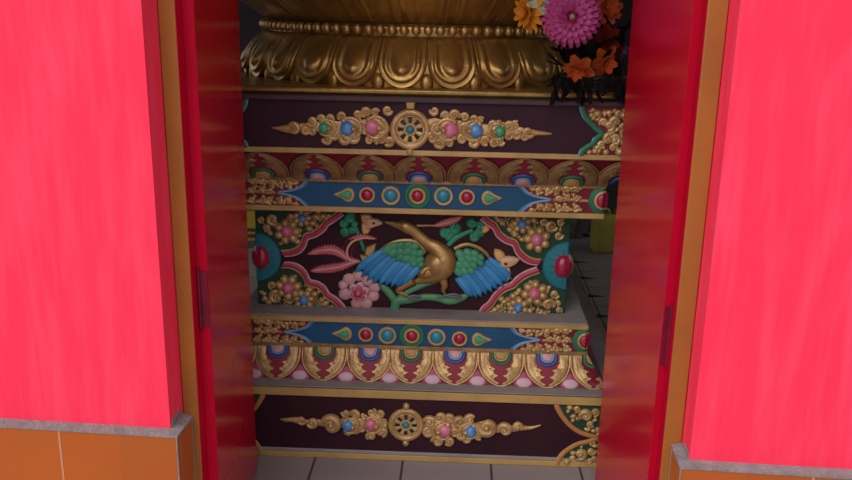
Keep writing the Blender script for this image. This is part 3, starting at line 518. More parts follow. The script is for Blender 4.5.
def bandend(br, curls, med, hw, par, flip, z0, z1):
    yb = .114
    m = MB(); xe = hw-.001
    m.slab([tuple(p) for p in br]+[(xe, br[-1][1]), (xe, br[0][1])], yb, .003, .001)
    if flip: m.mirror()
    f = m.build('band_end_field', CRIM, par)
    a = MB(); a.rtube([(p[0]-.004, p[1], .0042) for p in br], yb-.002, .8, 4)
    a.rtube([(p[0]-.014, p[1], .0016) for p in br], yb-.001, 1, 4)
    if flip: a.mirror()
    a.build('bracket_line', LBLUE, f)
    g = MB(); r2 = random.Random(2)
    xs = [c[0] for c in curls]; zm = (br[0][1]+br[-1][1])/2
    g.box(br[3][0]+.004, hw-.05, yb-.004, yb, zm-.004, zm+.004)
    for i, (x, z, r) in enumerate(curls):
        g.spiral(x, z, r*1.7, yb-.002, 1.1, 1 if i % 2 else -1, r2.uniform(0,6), .38)
        g.dome(x+r*1.3, z+r*.5*(-1)**i, r*.8, r*.7, r*1.0, yb-.002, 8, 3); g.dome(x-r*.6, z+(zm-z)*.45, r*.75, r*.65, r*1.0, yb-.002, 8, 3)
    if flip: g.mirror()
    g.build('band_scroll', GOLD, f)
    x, z, r = med; x = hw
    for nm, mm, k, h in (('medallion_ring', GREEN, 1.0, .006), ('medallion_edge', STRIP, .66, .009), ('medallion_gem', GEMRD, .52, .016)):
        b = MB()
        # half discs on the front and on the side face, meeting at the corner
        b.slab([(x+.0005, z-r*k)]+[(x-r*k*math.cos(t), z+r*k*math.sin(t)) for t in [R(-80+16*q) for q in range(11)]]+[(x+.0005, z+r*k)], yb, h, h*.5)
        s2 = MB(); s2.slab([(-.0005, z-r*k)]+[(r*k*math.cos(t), z+r*k*math.sin(t)) for t in [R(-80+16*q) for q in range(11)]]+[(-.0005, z+r*k)], 0, h, h*.5)
        b.add([(x-py, yb+px, pz) for px, py, pz in s2.v], s2.f)
        if flip: b.mirror()
        b.build(nm, mm, f)
for fl_ in (False, True):
    bandend(DATA['ubr'], DATA['ubc'], DATA['umed'], .636, uband, fl_, Z['ubl0'], Z['ubl1'])
    bandend(DATA['lbr'], DATA['lbc'], DATA['lmed'], .612, lband, fl_, Z['str1'], Z['bl1'])

# --- lotus petals of the two friezes
def petal_parts(w, h, sgn):
    """petal hanging from v=0 to v=-1 (sgn=-1) or rising (sgn=+1)"""
    S = lambda L: [(u*w, sgn*v*h) for u, v in L]
    half = [(.49,0),(.49,.30),(.465,.48),(.40,.66),(.29,.82),(.15,.94),(0,1.0)]
    out = S(half+[(-u, v) for u, v in reversed(half[:-1])])
    base = MB().slab(cr(out, 2), 0, .006, .004)
    rim = MB().rtube([(u, v, .0035) for u, v in S(half+[(-a, b) for a, b in reversed(half[:-1])])], -.005, .8, 3)
    lf = MB()
    leafo = [(.46,.02),(.46,.30),(.44,.48),(.38,.66),(.27,.82),(.14,.93),(.05,.97),(.03,.90),(.11,.84),(.14,.78),(.07,.74),(.04,.68),(.12,.64),(.16,.56),(.09,.50),(.15,.45),(.22,.42),(.21,.36),(.26,.28),(.25,.18),(.25,.02)]
    for s in (1, -1):
        lf.slab([(s*u*w, sgn*v*h) for u, v in leafo], -.005, .008, .0035)
        lf.rtube([(s*u*w, sgn*v*h, .0022) for u, v in ((.36,.06),(.37,.28),(.34,.48),(.26,.66),(.14,.86))], -.0125, .8, 4)
        for u, v in ((.24,.50),(.20,.70)): lf.spiral(s*u*w, sgn*v*h, .055*w, -.011, 1.0, s, 1.0, .34)
    U = [(-.19,.0),(-.19,.16),(-.14,.29),(0,.35),(.14,.29),(.19,.16),(.19,.0)]
    rg = MB().rtube([(u*w, sgn*v*h, .0058) for u, v in U], -.006, .9, 4)
    r2 = MB().rtube([(u*w*.70, sgn*v*h*.72, .0035) for u, v in U], -.008, .9, 4)
    gm = MB().slab(S([(u*.62, v*.66) for u, v in U]), -.006, .006, .003)
    return base, rim, lf, rg, r2, gm
def cut_mesh(o, hip):
    """own copy of the mesh, trimmed where the frieze turns the pedestal's corner"""
    me = o.data.copy(); bm = bmesh.new(); bm.from_mesh(me)
    co_, no_ = hip
    r_ = bmesh.ops.bisect_plane(bm, geom=bm.verts[:]+bm.edges[:]+bm.faces[:], plane_co=co_, plane_no=no_, clear_outer=True)
    ed = [e for e in r_['geom_cut'] if isinstance(e, bmesh.types.BMEdge)]
    if ed: bmesh.ops.holes_fill(bm, edges=ed)
    n = len(bm.verts); bm.to_mesh(me); bm.free(); o.data = me
    return n
def frieze(par, items, w, h, sgn, y, z, tilt, hw0, hw1):
    """hw0 half width of the frieze at v=0, hw1 at v=h"""
    P = petal_parts(w, h, sgn); first = {}; gone = []
    for i, (x, zz, r) in enumerate(items):
        alt = i % 2 == (0 if sgn > 0 else 1)
        spec = [('lotus_petal', P[0], mat('petal_crimson', (.24,.016,.036), .5, spec=.3)), ('petal_rim', P[1], GOLDD if sgn > 0 else GOLD), ('petal_leaf', P[2], GOLDD if sgn > 0 else GOLD),
                ('gem_ring', P[3], RIMBL if alt else GREEN), ('gem_bezel', P[4], LBLUE if alt else STRIP), ('petal_gem', P[5], PALEP if alt else YELLOW)]
        for nm, mb, mm in spec:
            key = (nm, mm.name)
            if key not in first:
                o = mb.build(nm, mm, par); first[key] = (o, o.data)
            else: o = share(first[key][0], par); o.data = first[key][1]
            o.location = (x, y, z); o.rotation_euler = (tilt, 0, 0)
            if abs(x)+w/2 > min(hw0, hw1):
                q = 1 if x > 0 else -1
                if cut_mesh(o, ((q*(hw0-.001)-x, 0, 0), (q*h, 0, -sgn*(hw1-hw0)))) == 0: gone.append(o)
    for o in gone: bpy.data.objects.remove(o)
up_items = DATA['up']; lp_items = DATA['lp']
up_items = [[up_items[0][0]-.172, 0, 0]] + up_items + [[up_items[-1][0]+.165, 0, 0]]
lp_items = [[lp_items[0][0]-.16, 0, 0]] + lp_items
tl, tu = -math.atan2(.056, Z['pett']-Z['top0']-.004), math.atan2(.10, Z['tg0']-Z['upet0'])
frieze(low, lp_items, .160, .118, -1, .1165, Z['pett']-.002, tl, .622, .688)
frieze(upf, up_items, .176, .140, 1, .1105, Z['upet0']+.002, tu, .642, .742)
ft = None
for a, b in zip(lp_items, lp_items[1:]):      # pale secondary petals between the hanging ones
    x = (a[0]+b[0])/2
    if ft is None:
        w = .16; h = .118
        m = MB().slab([(-.20*w,-.98*h),(-.215*w,-.88*h),(-.13*w,-.72*h),(0,-.52*h),(.13*w,-.72*h),(.215*w,-.88*h),(.20*w,-.98*h)], 0, .006, .004)
        ft = m.build('secondary_petal', mat('petal_magenta', (.34,.03,.10), .5, 0, (.42,.07,.15), 25), low); q = MB().dome(0, -.87*h, .170*w, .15*h, .005, -.0045, 18, 4).build('petal_tip', WHITEP, low, label='chalky pale petal tip')
        objs = [ft, q]
    else: objs = [share(ft, low), share(q, low)]
    for o in objs: o.location = (x, .1165, Z['pett']-.002); o.rotation_euler = (tl, 0, 0)

# --- corner medallions and spandrels of the swan panel
YP = .215
PX = (-.566, .546)                        # left and right edge of the swan panel
for side in (-1, 1):
    z = .6688; r = .090; hw = abs(PX[0 if side < 0 else 1])
    m = MB()
    outl = [(hw-.0005, z-r)]+[(hw-r*math.cos(t), z+r*math.sin(t)) for t in [R(-81+9*q) for q in range(19)]]+[(hw-.0005, z+r)]
    m.slab(outl, YP, .012, .005)
    sm = MB(); sm.slab([(hw-q[0], q[1]) for q in outl], 0, .003, .002); m.add([(hw-py, YP+px, pz) for px, py, pz in sm.v], sm.f)
    if side < 0: m.mirror()
    o = m.build('corner_medallion', TEAL, panel)
    g = MB()
    for q in range(7):
        t = R(-72+24*q); g.tube([(hw-r*.55*math.cos(t), YP-.012, z+r*.55*math.sin(t), .0013), (hw-r*.97*math.cos(t), YP-.010, z+r*.97*math.sin(t), .0013)], 6)
    if side < 0: g.mirror()
    g.build('medallion_line', mat('teal_line', (.005,.04,.06), .5), panel)
    e = MB(); e.ball((hw-.022, YP+.004, z), .053, 24, 14, (.80,.40,1.0))
    if side < 0: e.mirror()
    e.build('medallion_edge', STRIP, panel)
    d = MB(); d.ball((hw-.018, YP+.0, z), .0455, 24, 14, (.74,.72,1.0))
    if side < 0: d.mirror()
    d.build('medallion_dome', GEMRD, panel, label='large red domed gem on the panel corner')
for i, S in enumerate(DATA['span']):
    L = [tuple(p) for p in S['border']]; sx = -1 if i < 2 else 1; upside = i in (0, 2)
    ze = Z['ugs0']-.002 if upside else Z['gs1']+.005
    tip = (L[-1] if i < 2 else L[0]); root = (L[0] if i < 2 else L[-1])
    poly = (L if i < 2 else L[::-1]) + [(tip[0], ze), (PX[0 if sx < 0 else 1]*.998, ze), (PX[0 if sx < 0 else 1]*.998, root[1])]
    f = MB().slab(poly, YP, .004, .001).build('spandrel', DGREEN, panel)
    sgn = 1 if upside else -1
    MB().rtube([(p[0], p[1], .0092) for p in L], YP-.004, .8, 4).build('spandrel_border', REDB, f, label='crimson moulded border of the spandrel')
    e = MB(); e.rtube([(p[0]-sx*.006, p[1]-sgn*.009, .0042) for p in L], YP-.004, 1.2, 4); e.build('border_edge', PALEP, f)
    e = MB(); e.rtube([(p[0]+sx*.005, p[1]+sgn*.010, .004) for p in L], YP-.004, 1.2, 4); e.build('border_edge', STRIP, f)
    g = MB(); r2 = random.Random(20+i)
    for k, (x, z, r) in enumerate(S['curls']): g.spiral(x, z, r*1.1, YP-.004, 1.25, 1 if (k+i) % 2 else -1, r2.uniform(0,6.28), .33)
    for k, (x, z, r) in enumerate(S['blobs']): g.dome(x, z, r*1.25, r*1.1, r*1.2, YP-.004, 12, 4); g.dome(x+r*1.2, z-r*.8*sgn, r*.7, r*.7, r, YP-.004, 10, 3)
    # filler knobs and leaf tips between the big scrolls, on a stem that ties them together
    pe = PX[0 if sx < 0 else 1]
    for k in range(150):
        x = sx*r2.uniform(.24, abs(pe)-.012); z = r2.uniform(.50,.86)
        if (z > .669) != upside or (abs(x)-abs(pe))**2+(z-.669)**2 < .100**2: continue
        zb = None
        for (xa, za), (xb, zb_) in zip(L, L[1:]):
            if min(abs(xa), abs(xb)) <= abs(x) <= max(abs(xa), abs(xb)): zb = za+(zb_-za)*(abs(x)-abs(xa))/((abs(xb)-abs(xa)) or 1e-6)
        if abs(x) < min(abs(p[0]) for p in L)+.02: continue
        if zb is None: zb = root[1]
        if (z-zb)*sgn < .030 or min(math.hypot(x-q[0], z-q[1])-q[2]*1.5 for q in S['gems']) < .006: continue
        if any(math.hypot(x-q[0], z-q[1]) < q[2]*1.0 for q in S['curls']): continue
        r = r2.uniform(.006,.0125)
        if k % 5 == 0: g.spiral(x, z, r*1.5, YP-.003, 1.1, 1 if k % 2 else -1, r2.uniform(0,6), .36)
        else: g.dome(x, z, r*1.15, r*.85, r*1.0, YP-.002, 12, 4, ang=r2.uniform(-1.2,1.2))
    pts = sorted([(q[0], q[1]) for q in list(S['gems'])+list(S['curls'])+list(S['blobs'])], key=lambda q: abs(q[0]))
    g.tube([(x, YP-.004, z, .004) for x, z in pts], 6)
    g.build('spandrel_scroll', GOLD, f)
    for x, z, r, c in S['gems']:
        pm = MB(); n = 7 if c != 'green' else 5
        for k in range(n):
            a = 2*math.pi*k/n + .2*i
            pm.dome(x+math.cos(a)*r*1.38, z+math.sin(a)*r*1.38, r*.80, r*.70, r*.85, YP-.004, 14, 4, ang=a)
        pm.build('gem_petal', GOLD, f)
        MB().dome(x, z, r*1.0, r*1.05, r*1.35, YP-.004, 18, 6).build('gem', GEM[c], f, label=c+' domed gem ringed by gold petals')

# --- the swan and what grows around it
S = DATA['swan']
def relief(path, name, m, par, yb=YP, flat=.7, lift=.3, n=5): return MB().rtube(path, yb, flat, n, lift, 14).build(name, m, par)
body = MB(); body.rtube(S['neck'], YP, .72, 6, .45, 16); kx, kz, kr = S['neck'][7]
[body.dome(kx+dx, kz+dz, rx, rz, hh, YP, 24, 8, ang=aa) for dx, dz, rx, rz, hh, aa in ((-.020,-.002,.062,.054,.044,.4),(-.052,-.024,.052,.034,.036,.3),(-.002,.014,.044,.052,.043,0))]
body.rtube([(x_, z_, r_*.6) for x_, z_, r_ in S['shoulder']], YP-.033, .8, 5, .3)
hx, hz_, hr_ = S['neck'][0]; body.dome(hx+.006, hz_-.001, hr_*1.45, hr_*1.15, .018, YP, 18, 6, ang=-.35)
SW = body.build('carved_swan', SWANG, PED, label='carved gold swan with spread blue and green wings')
relief(S['beak'], 'beak', GOLDD, SW, YP-.004, .8, .5)
ex, ez, er = S['eye'][0]; MB().dome(ex, ez, er, er*.8, .004, YP-.0175, 10, 3).build('eye', DARKE, SW)
def wing(roots, tips, cov, arc, mirrored):
    (a0, a1) = roots; n = len(tips)
    relief([(x_, z_, r_*.75) for x_, z_, r_ in arc], 'wing_edge', SWANG, SW, YP-.006, .8, .5)
    bk = MB().slab([tuple(a0)]+[((t[0]*.86+(a0[0]+a1[0])/2*.14), t[1]*.86+(a0[1]+a1[1])/2*.14) for t in tips]+[tuple(a1)], YP, .010, .003)
    bk.build('wing_bed', FEATD, SW)
    for k, t in enumerate(tips):
        q = k/(n-1); rx, rz = a0[0]+(a1[0]-a0[0])*q, a0[1]+(a1[1]-a0[1])*q
        d = Vector((t[0]-rx, t[1]-rz)); L = d.length; d.normalize(); p = Vector((-d.y, d.x)); w = .0145
        v = []; f = []; N = 12; yo = YP-.012-.0012*k
        prof = [(-1,0),(-.45,.0042),(0,.0068),(.45,.0042),(1,0)]
        for i in range(N+1):
            s = i/N; ww = w*(.72+.28*min(1,s*3))*(1 if s < .74 else max(.05, 1-((s-.74)/.26)**1.25))
            for c, hh in prof:
                pos = Vector((rx, rz)) + d*(L*s) + p*(c*ww) + p*(.006*math.sin(s*2.6)*(1 if mirrored else -1))
                v.append((pos.x, yo-hh-.008*math.sin(s*math.pi)*.6, pos.y))
        for i in range(N):
            for j in range(4): f.append((i*5+j, i*5+j+1, (i+1)*5+j+1, (i+1)*5+j))
        o = len(v)                        # close the back so that the feather has body
        for i in range(N+1):
            for j in (0, 4): v.append((v[i*5+j][0], YP-.002, v[i*5+j][2]))
        for i in range(N):
            f.append((i*5, (i+1)*5, o+(i+1)*2, o+i*2)); f.append((i*5+4, o+i*2+1, o+(i+1)*2+1, (i+1)*5+4)); f.append((o+i*2, o+(i+1)*2, o+(i+1)*2+1, o+i*2+1))
        f.append((0,1,2,3,4,o+1,o)); e = N*5; f.append((e+4,e+3,e+2,e+1,e,o+N*2,o+N*2+1))
        MB().add(v, f).build('flight_feather', FEATB if k % 2 == 0 else FEATD, SW, sharp=50)
    cx = sum(c[0] for c in cov)/len(cov); cz = sum(c[1] for c in cov)/len(cov)
    hull = MB()
    for x, z, r in cov: hull.dome(x, z, r*1.3, r*1.15, .019, YP, 14, 4)
    hull.build('covert_bed', FEATG, SW)
    for i, (x, z, r) in enumerate(cov):
        m = MB(); m.dome(x, z, r*1.35, r*1.02, .0075, YP-.0145-.0006*i, 18, 4, ang=-.75 if mirrored else .6, back=.012)
        m.build('covert_feather', FEATG, SW)
wing(S['lw_roots'], S['lw_tips'], S['lw_cov'], S['lw_arc'], False)
wing(S['rw_roots'], S['rw_tips'], S['rw_cov'], S['rw_arc'], True)
for l in S['legs']: relief(l, 'leg', SWANG, SW, YP-.008, .8, .6)
for t in S['toes']: relief(t, 'toe', GREYF, SW, YP-.022, .9, .6)
for b in S['branch']: relief(b, 'carved_branch', BRANCH, PED, YP, .7, .4)
for key, st in (('leaf_left', 'stem_left'), ('leaf_right', 'stem_right')):
    m = MB(); m.rtube(S[st], YP, .8, 5, .4)
    q_ = S[key]; m.rtube([(x, z, r*.62) for x, z, r in q_[:3]], YP, .8, 4, .4); m.rtube([(x, z, r*.62) for x, z, r in q_[3:]], YP, .8, 4, .4)
    for k, (x, z, r) in enumerate(S[key]): m.dome(x, z, r*1.12, r*1.12, .013, YP, 16, 5); m.spiral(x, z, r*1.22, YP-.007, 1.0, 1 if k % 2 else -1, k*1.7, .42)
    m.build('carved_leaf', LEAFG, PED)
for b in S['buds']:
    m = MB()
    for p in b['pet']: m.slab(cr([tuple(q) for q in p]+[tuple(p[0])], 3)[:-1], YP, .016, .007)
    o = m.build('carved_bud', ORNG, PED)
    if b['core']:
        MB().slab(cr([tuple(q) for q in b['core']]+[tuple(b['core'][0])], 3)[:-1], YP-.006, .015, .007).build('bud_heart', mat('bud_cream', (.60,.38,.20), .45), o)
        x, z, r = b['eye'][0]; MB().dome(x, z, r*1.3, r*1.1, .006, YP-.019, 10, 3).build('bud_eye', CRIM, o)
for p in S['bud_leaf']: MB().slab([tuple(q) for q in p], YP, .014, .006).build('carved_sepal', mat('sepal_ochre', (.42,.28,.09), .5), PED)
def plume(path):
    C = cr([tuple(p) for p in path], 8); n = len(C); L = []; Rr = []
    for i, (x, z, r) in enumerate(C):
        a, b = C[max(i-1,0)], C[min(i+1,n-1)]; d = Vector((b[0]-a[0], b[1]-a[1])); d.normalize() if d.length else None
        p = Vector((-d.y, d.x)); k = r*(1.12 if i % 2 else .66) if 0 < i < n-1 else r*.6
        L.append((x+p.x*k, z+p.y*k)); Rr.append((x-p.x*k, z-p.y*k))
    o = MB().slab(L+Rr[::-1], YP, .010, .0022).build('carved_plume', PINK, PED, label='rose-pink serrated plume')
    MB().rtube([(x, z, max(.0016, r*.26)) for x, z, r in path[:-1]], YP-.009, .8, 5).build('plume_rib', mat('rib_salmon', (.60,.30,.20), .45), o)
for p in S['plumes']: plume(p)
relief(S['plume_stem'], 'plume_stem', STRIP, PED, YP-.004, .9, .5)
Fl = S['flower']; x, z, r = Fl['inner']
m = MB()
for (ax, az, ar) in Fl['outer']: m.dome(ax, az, ar*1.1, ar*1.05, .012, YP, 16, 5)
fo = m.build('carved_blossom', PALEP, PED, label='pale pink carved blossom with magenta heart')
for k in range(6):
    a = 2*math.pi*k/6+.3
    MB().dome(x+math.cos(a)*r*.60, z+math.sin(a)*r*.60, r*.50, r*.42, .007, YP-.011, 14, 4, ang=a).build('blossom_petal', WHITEP, fo, label='chalky pink petal edge'); MB().dome(x+math.cos(a)*r*.50, z+math.sin(a)*r*.50, r*.46, r*.36, .009, YP-.011, 14, 4, ang=a).build('petal_heart', PINK, fo)
MB().dome(x, z, r*.55, r*.55, .014, YP-.012, 16, 4).build('blossom_heart', mat('blossom_magenta', (.42,.03,.10), .4), fo)
MB().dome(x, z, r*.28, r*.28, .020, YP-.013, 14, 4).build('blossom_eye', YELLOW, fo)

# ------------------------------------------------------------------ the gilded lotus seat on top
ZT = Z['tm1']-.003
LOT = thing('lotus_seat', 'gilded double lotus seat with a beaded waist standing on the carved pedestal', 'lotus seat', F(-.147, 2.684), PR)
LC = (0., .760)
LOT.location = F(-.147+LC[0], 2.684+LC[1], ZT)
def RZ(z): return z-ZT
zt0, zt1 = RZ(1.295), RZ(1.450)
MB().box(-.735, .735, -.735, .735, 0, .023).build('plinth', BRASS, LOT, bevel=.008)
def lowprof(t):  # t=0 at waist, 1 at tip : radius, height
    k = min(max(t,0),1)
    return .618+.070*math.sin(k*math.pi*.62)+.010*k, zt1-(zt1-zt0+.004)*(k**1.25*.85+.15*k)
core = MB().lathe([(.50,.018)]+[(lowprof(1-i/10)[0]-.014, lowprof(1-i/10)[1]) for i in range(11)]+[(.605,RZ(1.46)),(.60,RZ(1.48)),(.61,RZ(1.49))]+[(.595+.27*math.sin(i/8*1.15), RZ(1.492)+.20*i/8) for i in range(9)]+[(.4, RZ(1.72))], seg=96)
core.build('lotus_core', BRASS, LOT)
def lotus_petal(halfang, upper):
    NA, NQ = 34, 16; v = []; f = []
    c0 = .52
    U = []
    for i in range(NA+1):
        s = i/NA
        if s < .25: U.append((-1, c0*s/.25, 'l'))
        elif s > .75: U.append((1, c0*(1-s)/.25, 'r'))
        else:
            a = math.pi*(s-.25)/.5; U.append((-math.cos(a), c0+(1-c0)*math.sin(a)**.9, 'c'))
    def hgt(q, t):
        g = lambda c, w: math.exp(-((q-c)/w)**2)
        h = .010*(1-q*q)*.6+.0055*g(.93,.055)-.002*g(.83,.05)+.009*g(.68,.10)-.003*g(.50,.07)
        return h*(.35+.65*min(1,t*2.2))
    for j in range(NQ+1):
        q = j/NQ
        for (ux, ut, k) in U:
            s = ux*q; t = ut if k != 'c' else c0+(ut-c0)*q
            if k != 'c': t = ut
            boss = .019*math.exp(-((s/.33)**2+((t-.63)/.17)**2))
            h = hgt(q, t)+boss
            wd = 1.0 if not upper else .9
            if not upper: rr, zz = lowprof(t)
            else: rr, zz = .605+.29*math.sin(t*1.15), RZ(1.492)+.215*t
            rr += h; a = s*halfang*wd
            v.append((rr*math.sin(a), -rr*math.cos(a), zz-(h*.35 if not upper else -h*.2)))
    n = NA+1
    for j in range(NQ):
        for i in range(NA): f.append((j*n+i, j*n+i+1, (j+1)*n+i+1, (j+1)*n+i))
    o = len(v)
    for i in range(n):                    # skirt back to the core
        x, y, z = v[NQ*n+i]; k = .965; v.append((x*k, y*k, z))
    for i in range(NA): f.append((NQ*n+i, NQ*n+i+1, o+i+1, o+i))
    return MB().add(v, f)
NP = 27; st = 2*math.pi/NP
p0 = lotus_petal(st*.49, False).build('lotus_petal', BRASS, LOT, sharp=60); u0 = lotus_petal(st*.49, True).build('upper_petal', BRASS, LOT, sharp=60)
tp = MB(); a0 = st/2; rr = .690
tp.dome(0, 0, .022, .030, .014, 0, 12, 5); tipo = tp.build('petal_tip', BRASS, LOT)
bd = MB().ball((0, -.624, RZ(1.4715)), .0155, 14, 10, (1,.9,1.15)).build('bead', BRASS, LOT)
for k in range(NP):
    a = (k-.25)*st
    if k: po, uo, to = share(p0, LOT), share(u0, LOT), share(tipo, LOT)
    else: po, uo, to = p0, u0, tipo
    po.rotation_euler = (0,0,a); uo.rotation_euler = (0,0,a+st*.5)
    b = a+st/2; to.location = (.684*math.sin(b), -.684*math.cos(b), zt0+.014); to.rotation_euler = (R(-8), 0, b)
NBD = 99
for k in range(NBD):
    b = bd if k == 0 else share(bd, LOT)
    b.rotation_euler = (0,0,2*math.pi*k/NBD)

# ------------------------------------------------------------------ flowers beside the seat
def P3(x, y, z): q = F(-.147+x, 2.684+y); return (q[0], q[1], z)
BK = (.585, .155); ZB = ZT+.023
bask = thing('flower_basket', 'black woven flower basket of dark foliage on the right end of the gilded plinth', 'basket', P3(BK[0], BK[1], ZB), PR)
b = MB(); b.lathe([(.01,.0),(.085,0),(.108,.025),(.120,.050),(.112,.050),(.10,.025),(.08,.006),(.01,.006)], seg=40); b.build('bowl', mat('black_cane', (.012,.009,.010), .45), bask)
w = MB()
for i in range(4):
    z = .008+.0125*i; r = .090+.0085*i
    w.tube([(r*math.cos(2*math.pi*k/48), r*math.sin(2*math.pi*k/48), z+.003*(-1)**k, .0042) for k in range(48)], 6, 1, True)
w.build('weave', mat('black_cane_gloss', (.018,.013,.014), .3), bask)
d = MB().lathe([(.0,.02),(.09,.03),(.112,.045),(.07,.065),(.03,.08),(.002,.085)], seg=24); d.build('moss', mat('dark_moss', (.012,.014,.010), .9, 0, (.02,.02,.012), 40, .8, 60), bask)

def petal_mesh(L, W, cup, notch=False):
    v = []; f = []; N = 8; M = 4
    for i in range(N+1):
        s = i/N; ww = W*math.sin(math.pi*min(.93, .10+.80*s**.8))**.8
        for j in range(-M, M+1):
            c = j/M; ll = L*s - (0 if not notch else .10*L*s*abs(math.sin(c*4.5)))
            v.append((c*ww, -ll, cup*s*s + .18*W*c*c*(1-.4*s) - .05*W*math.cos(c*9)*s))
    n = 2*M+1
    for i in range(N):
        for j in range(n-1): f.append((i*n+j, i*n+j+1, (i+1)*n+j+1, (i+1)*n+j))
    return v, f
def flower(name, label, cat, c, facing, rings, m, m2, heart, hr, stem_to, group=None):
    """rings: (count, length, width, elevation, cup); facing: direction the flower looks"""
    t = thing(name, label, cat, P3(*c), PR, group)
    fx = Vector(facing).normalized(); q = Vector((0,0,1)).rotation_difference(fx)
    rot0 = q.to_matrix().to_4x4()
    for ri, (n, L, W, el, cup) in enumerate(rings):
        v, f = petal_mesh(L, W, cup, True); first = None
        for k in range(n):
            a = 2*math.pi*(k+.5*(ri % 2))/n + .1*ri
            if first is None:
                first = MB().add(v, f).build('petal', m if ri < len(rings)-1 else m2, t, sharp=80); o = first
                sd = first.modifiers.new('thickness', 'SOLIDIFY'); sd.thickness = .0012
            else: o = share(first, t)
            o.matrix_local = rot0 @ Matrix.Rotation(a, 4, 'Z') @ Matrix.Translation((0, 0, .004*ri)) @ Matrix.Rotation(-el*(1+.12*math.sin(k*2.3)), 4, 'X') @ Matrix.Translation((0, -hr*.55, 0))
    h = MB().ball((0,0,.006+.004*len(rings)), hr, 16, 10, (1,1,.7))
    for k in range(14): h.ball((hr*.7*math.cos(k*2.4)*math.sqrt(k/14), hr*.7*math.sin(k*2.4)*math.sqrt(k/14), .006+.004*len(rings)+hr*.55), hr*.17, 7, 5)
    ho = h.build('flower_heart', heart, t); ho.matrix_local = rot0
    e = Vector(stem_to)-Vector(c)
    full = e.copy(); e = e*min(1, .05/e.length) - fx*.012
    q0 = Vector(c)+e-Vector((BK[0],BK[1],ZB)); q1 = Vector(stem_to)-Vector((BK[0],BK[1],ZB)); qm = q0*.5+q1*.5+Vector((0,.012,0))
    MB().tube(cr([(*q0,.0028),(*qm,.003),(*q1,.0035)],5), 8).build('twig', mat('stem_green', (.03,.075,.02), .6), bask)
    mid = e*.5
    MB().tube(cr([(0,0,0,.004), (-fx.x*.02,-fx.y*.02,-fx.z*.02,.0035), (mid.x,mid.y,mid.z,.003), (e.x,e.y,e.z,.003)],5), 8).build('stem', mat('stem_green', (.03,.075,.02), .6), t)
    return t
MAG = mat('magenta_silk', (.46,.025,.155), .6, 0, (.56,.11,.30), 70, spec=.2); MAG2 = mat('deep_magenta_silk', (.40,.012,.10), .6, spec=.2)
YEL = mat('amber_silk', (.66,.27,.02), .6, 0, (.62,.17,.015), 30, spec=.2); ORA = mat('orange_silk', (.34,.065,.008), .6, 0, (.27,.035,.008), 25, spec=.15)
RED = mat('brick_red_silk', (.17,.012,.007), .7, 0, (.12,.009,.006), 25, spec=.1); PAL = mat('pale_green_silk', (.42,.50,.36), .6)
HG = mat('green_white_heart', (.40,.45,.28), .6, 0, (.20,.30,.10), 120); HB = mat('brown_heart', (.20,.08,.02), .7); HY = mat('amber_heart', (.55,.20,.02), .7); HO = mat('orange_heart', (.38,.06,.012), .7); HR = mat('wine_heart', (.14,.015,.012), .7); ORA2 = mat('deep_orange_silk', (.36,.05,.010), .6, spec=.15)
J = (BK[0], BK[1], ZB+.075)
FL = DATA['flowers']
flower('pink_flower', 'large magenta dahlia-like silk flower with pale green heart', 'flower', FL['pink'], (-.05,-1,.06),
       [(25,.091,.0150,.05,.003),(23,.083,.0145,.20,.005),(19,.070,.0135,.38,.007),(14,.052,.0115,.58,.009),(9,.032,.009,.90,.008)], MAG, MAG2, HG, .011, J)
flower('yellow_flower', 'amber yellow silk flower drooping sideways left of the magenta flower', 'flower', FL['yellow'], (-.75,-.45,-.05),
       [(12,.066,.014,.05,-.012),(10,.052,.013,.35,.004),(7,.034,.011,.7,.006)], YEL, YEL, HY, .007, J)
flower('orange_flower', 'lowest orange silk flower hanging over the basket rim', 'flower', FL['orange_low'], (-.30,-.80,-.30),
       [(6,.052,.019,.10,-.004),(5,.038,.015,.55,.006)], ORA, ORA2, HO, .005, J)
flower('orange_flower', 'right-hand orange silk flower level with the basket beside the red door', 'flower', FL['orange_right'], (.30,-.80,-.25),
       [(6,.054,.018,.10,-.004),(5,.038,.015,.55,.006)], ORA, ORA2, HO, .005, J)
flower('red_flower', 'brick red silk flower just below and right of the magenta flower', 'flower', FL['red'], (.25,-.9,.05),
       [(9,.056,.019,.10,.004),(7,.042,.016,.45,.006)], RED, RED, HR, .006, J)
flower('red_flower', 'orange red silk flower high behind the right edge of the magenta flower', 'flower', FL['red_high'], (.35,-.85,.15),
       [(9,.056,.018,.12,.004),(7,.040,.014,.45,.006)], mat('scarlet_silk', (.50,.05,.012), .55, 0, (.58,.11,.02), 25), ORA2, HO, .006, J)
flower('purple_flower', 'small dark purple silk flower at the right rim of the bouquet', 'flower', FL['purple'], (.3,-.9,0),
       [(9,.036,.010,.15,.004),(7,.026,.008,.5,.004)], mat('purple_silk', (.07,.02,.085), .6), mat('purple_silk', (.07,.02,.085), .6), HR, .005, J)
lf = thing('leaf_sprig', 'pale green leaf sprig above the amber and magenta flowers', 'leaves', P3(*FL['sprig']), PR)
v, f = petal_mesh(.050, .013, .012)
first = None
for k, (a, el) in enumerate(((.2,.3),(-1.3,.2),(1.2,.25),(2.7,.6))):
    o = MB().add(v, f).build('leaf', PAL, lf, sharp=80)
    sd = o.modifiers.new('thickness', 'SOLIDIFY'); sd.thickness = .001
    o.matrix_local = Vector((0,0,1)).rotation_difference(Vector((0,-1,.25))).to_matrix().to_4x4() @ Matrix.Rotation(a, 4, 'Z') @ Matrix.Rotation(-el, 4, 'X')
e = (Vector(J)-Vector(FL['sprig']))*.2; q0 = Vector(FL['sprig'])+e-Vector((BK[0],BK[1],ZB))
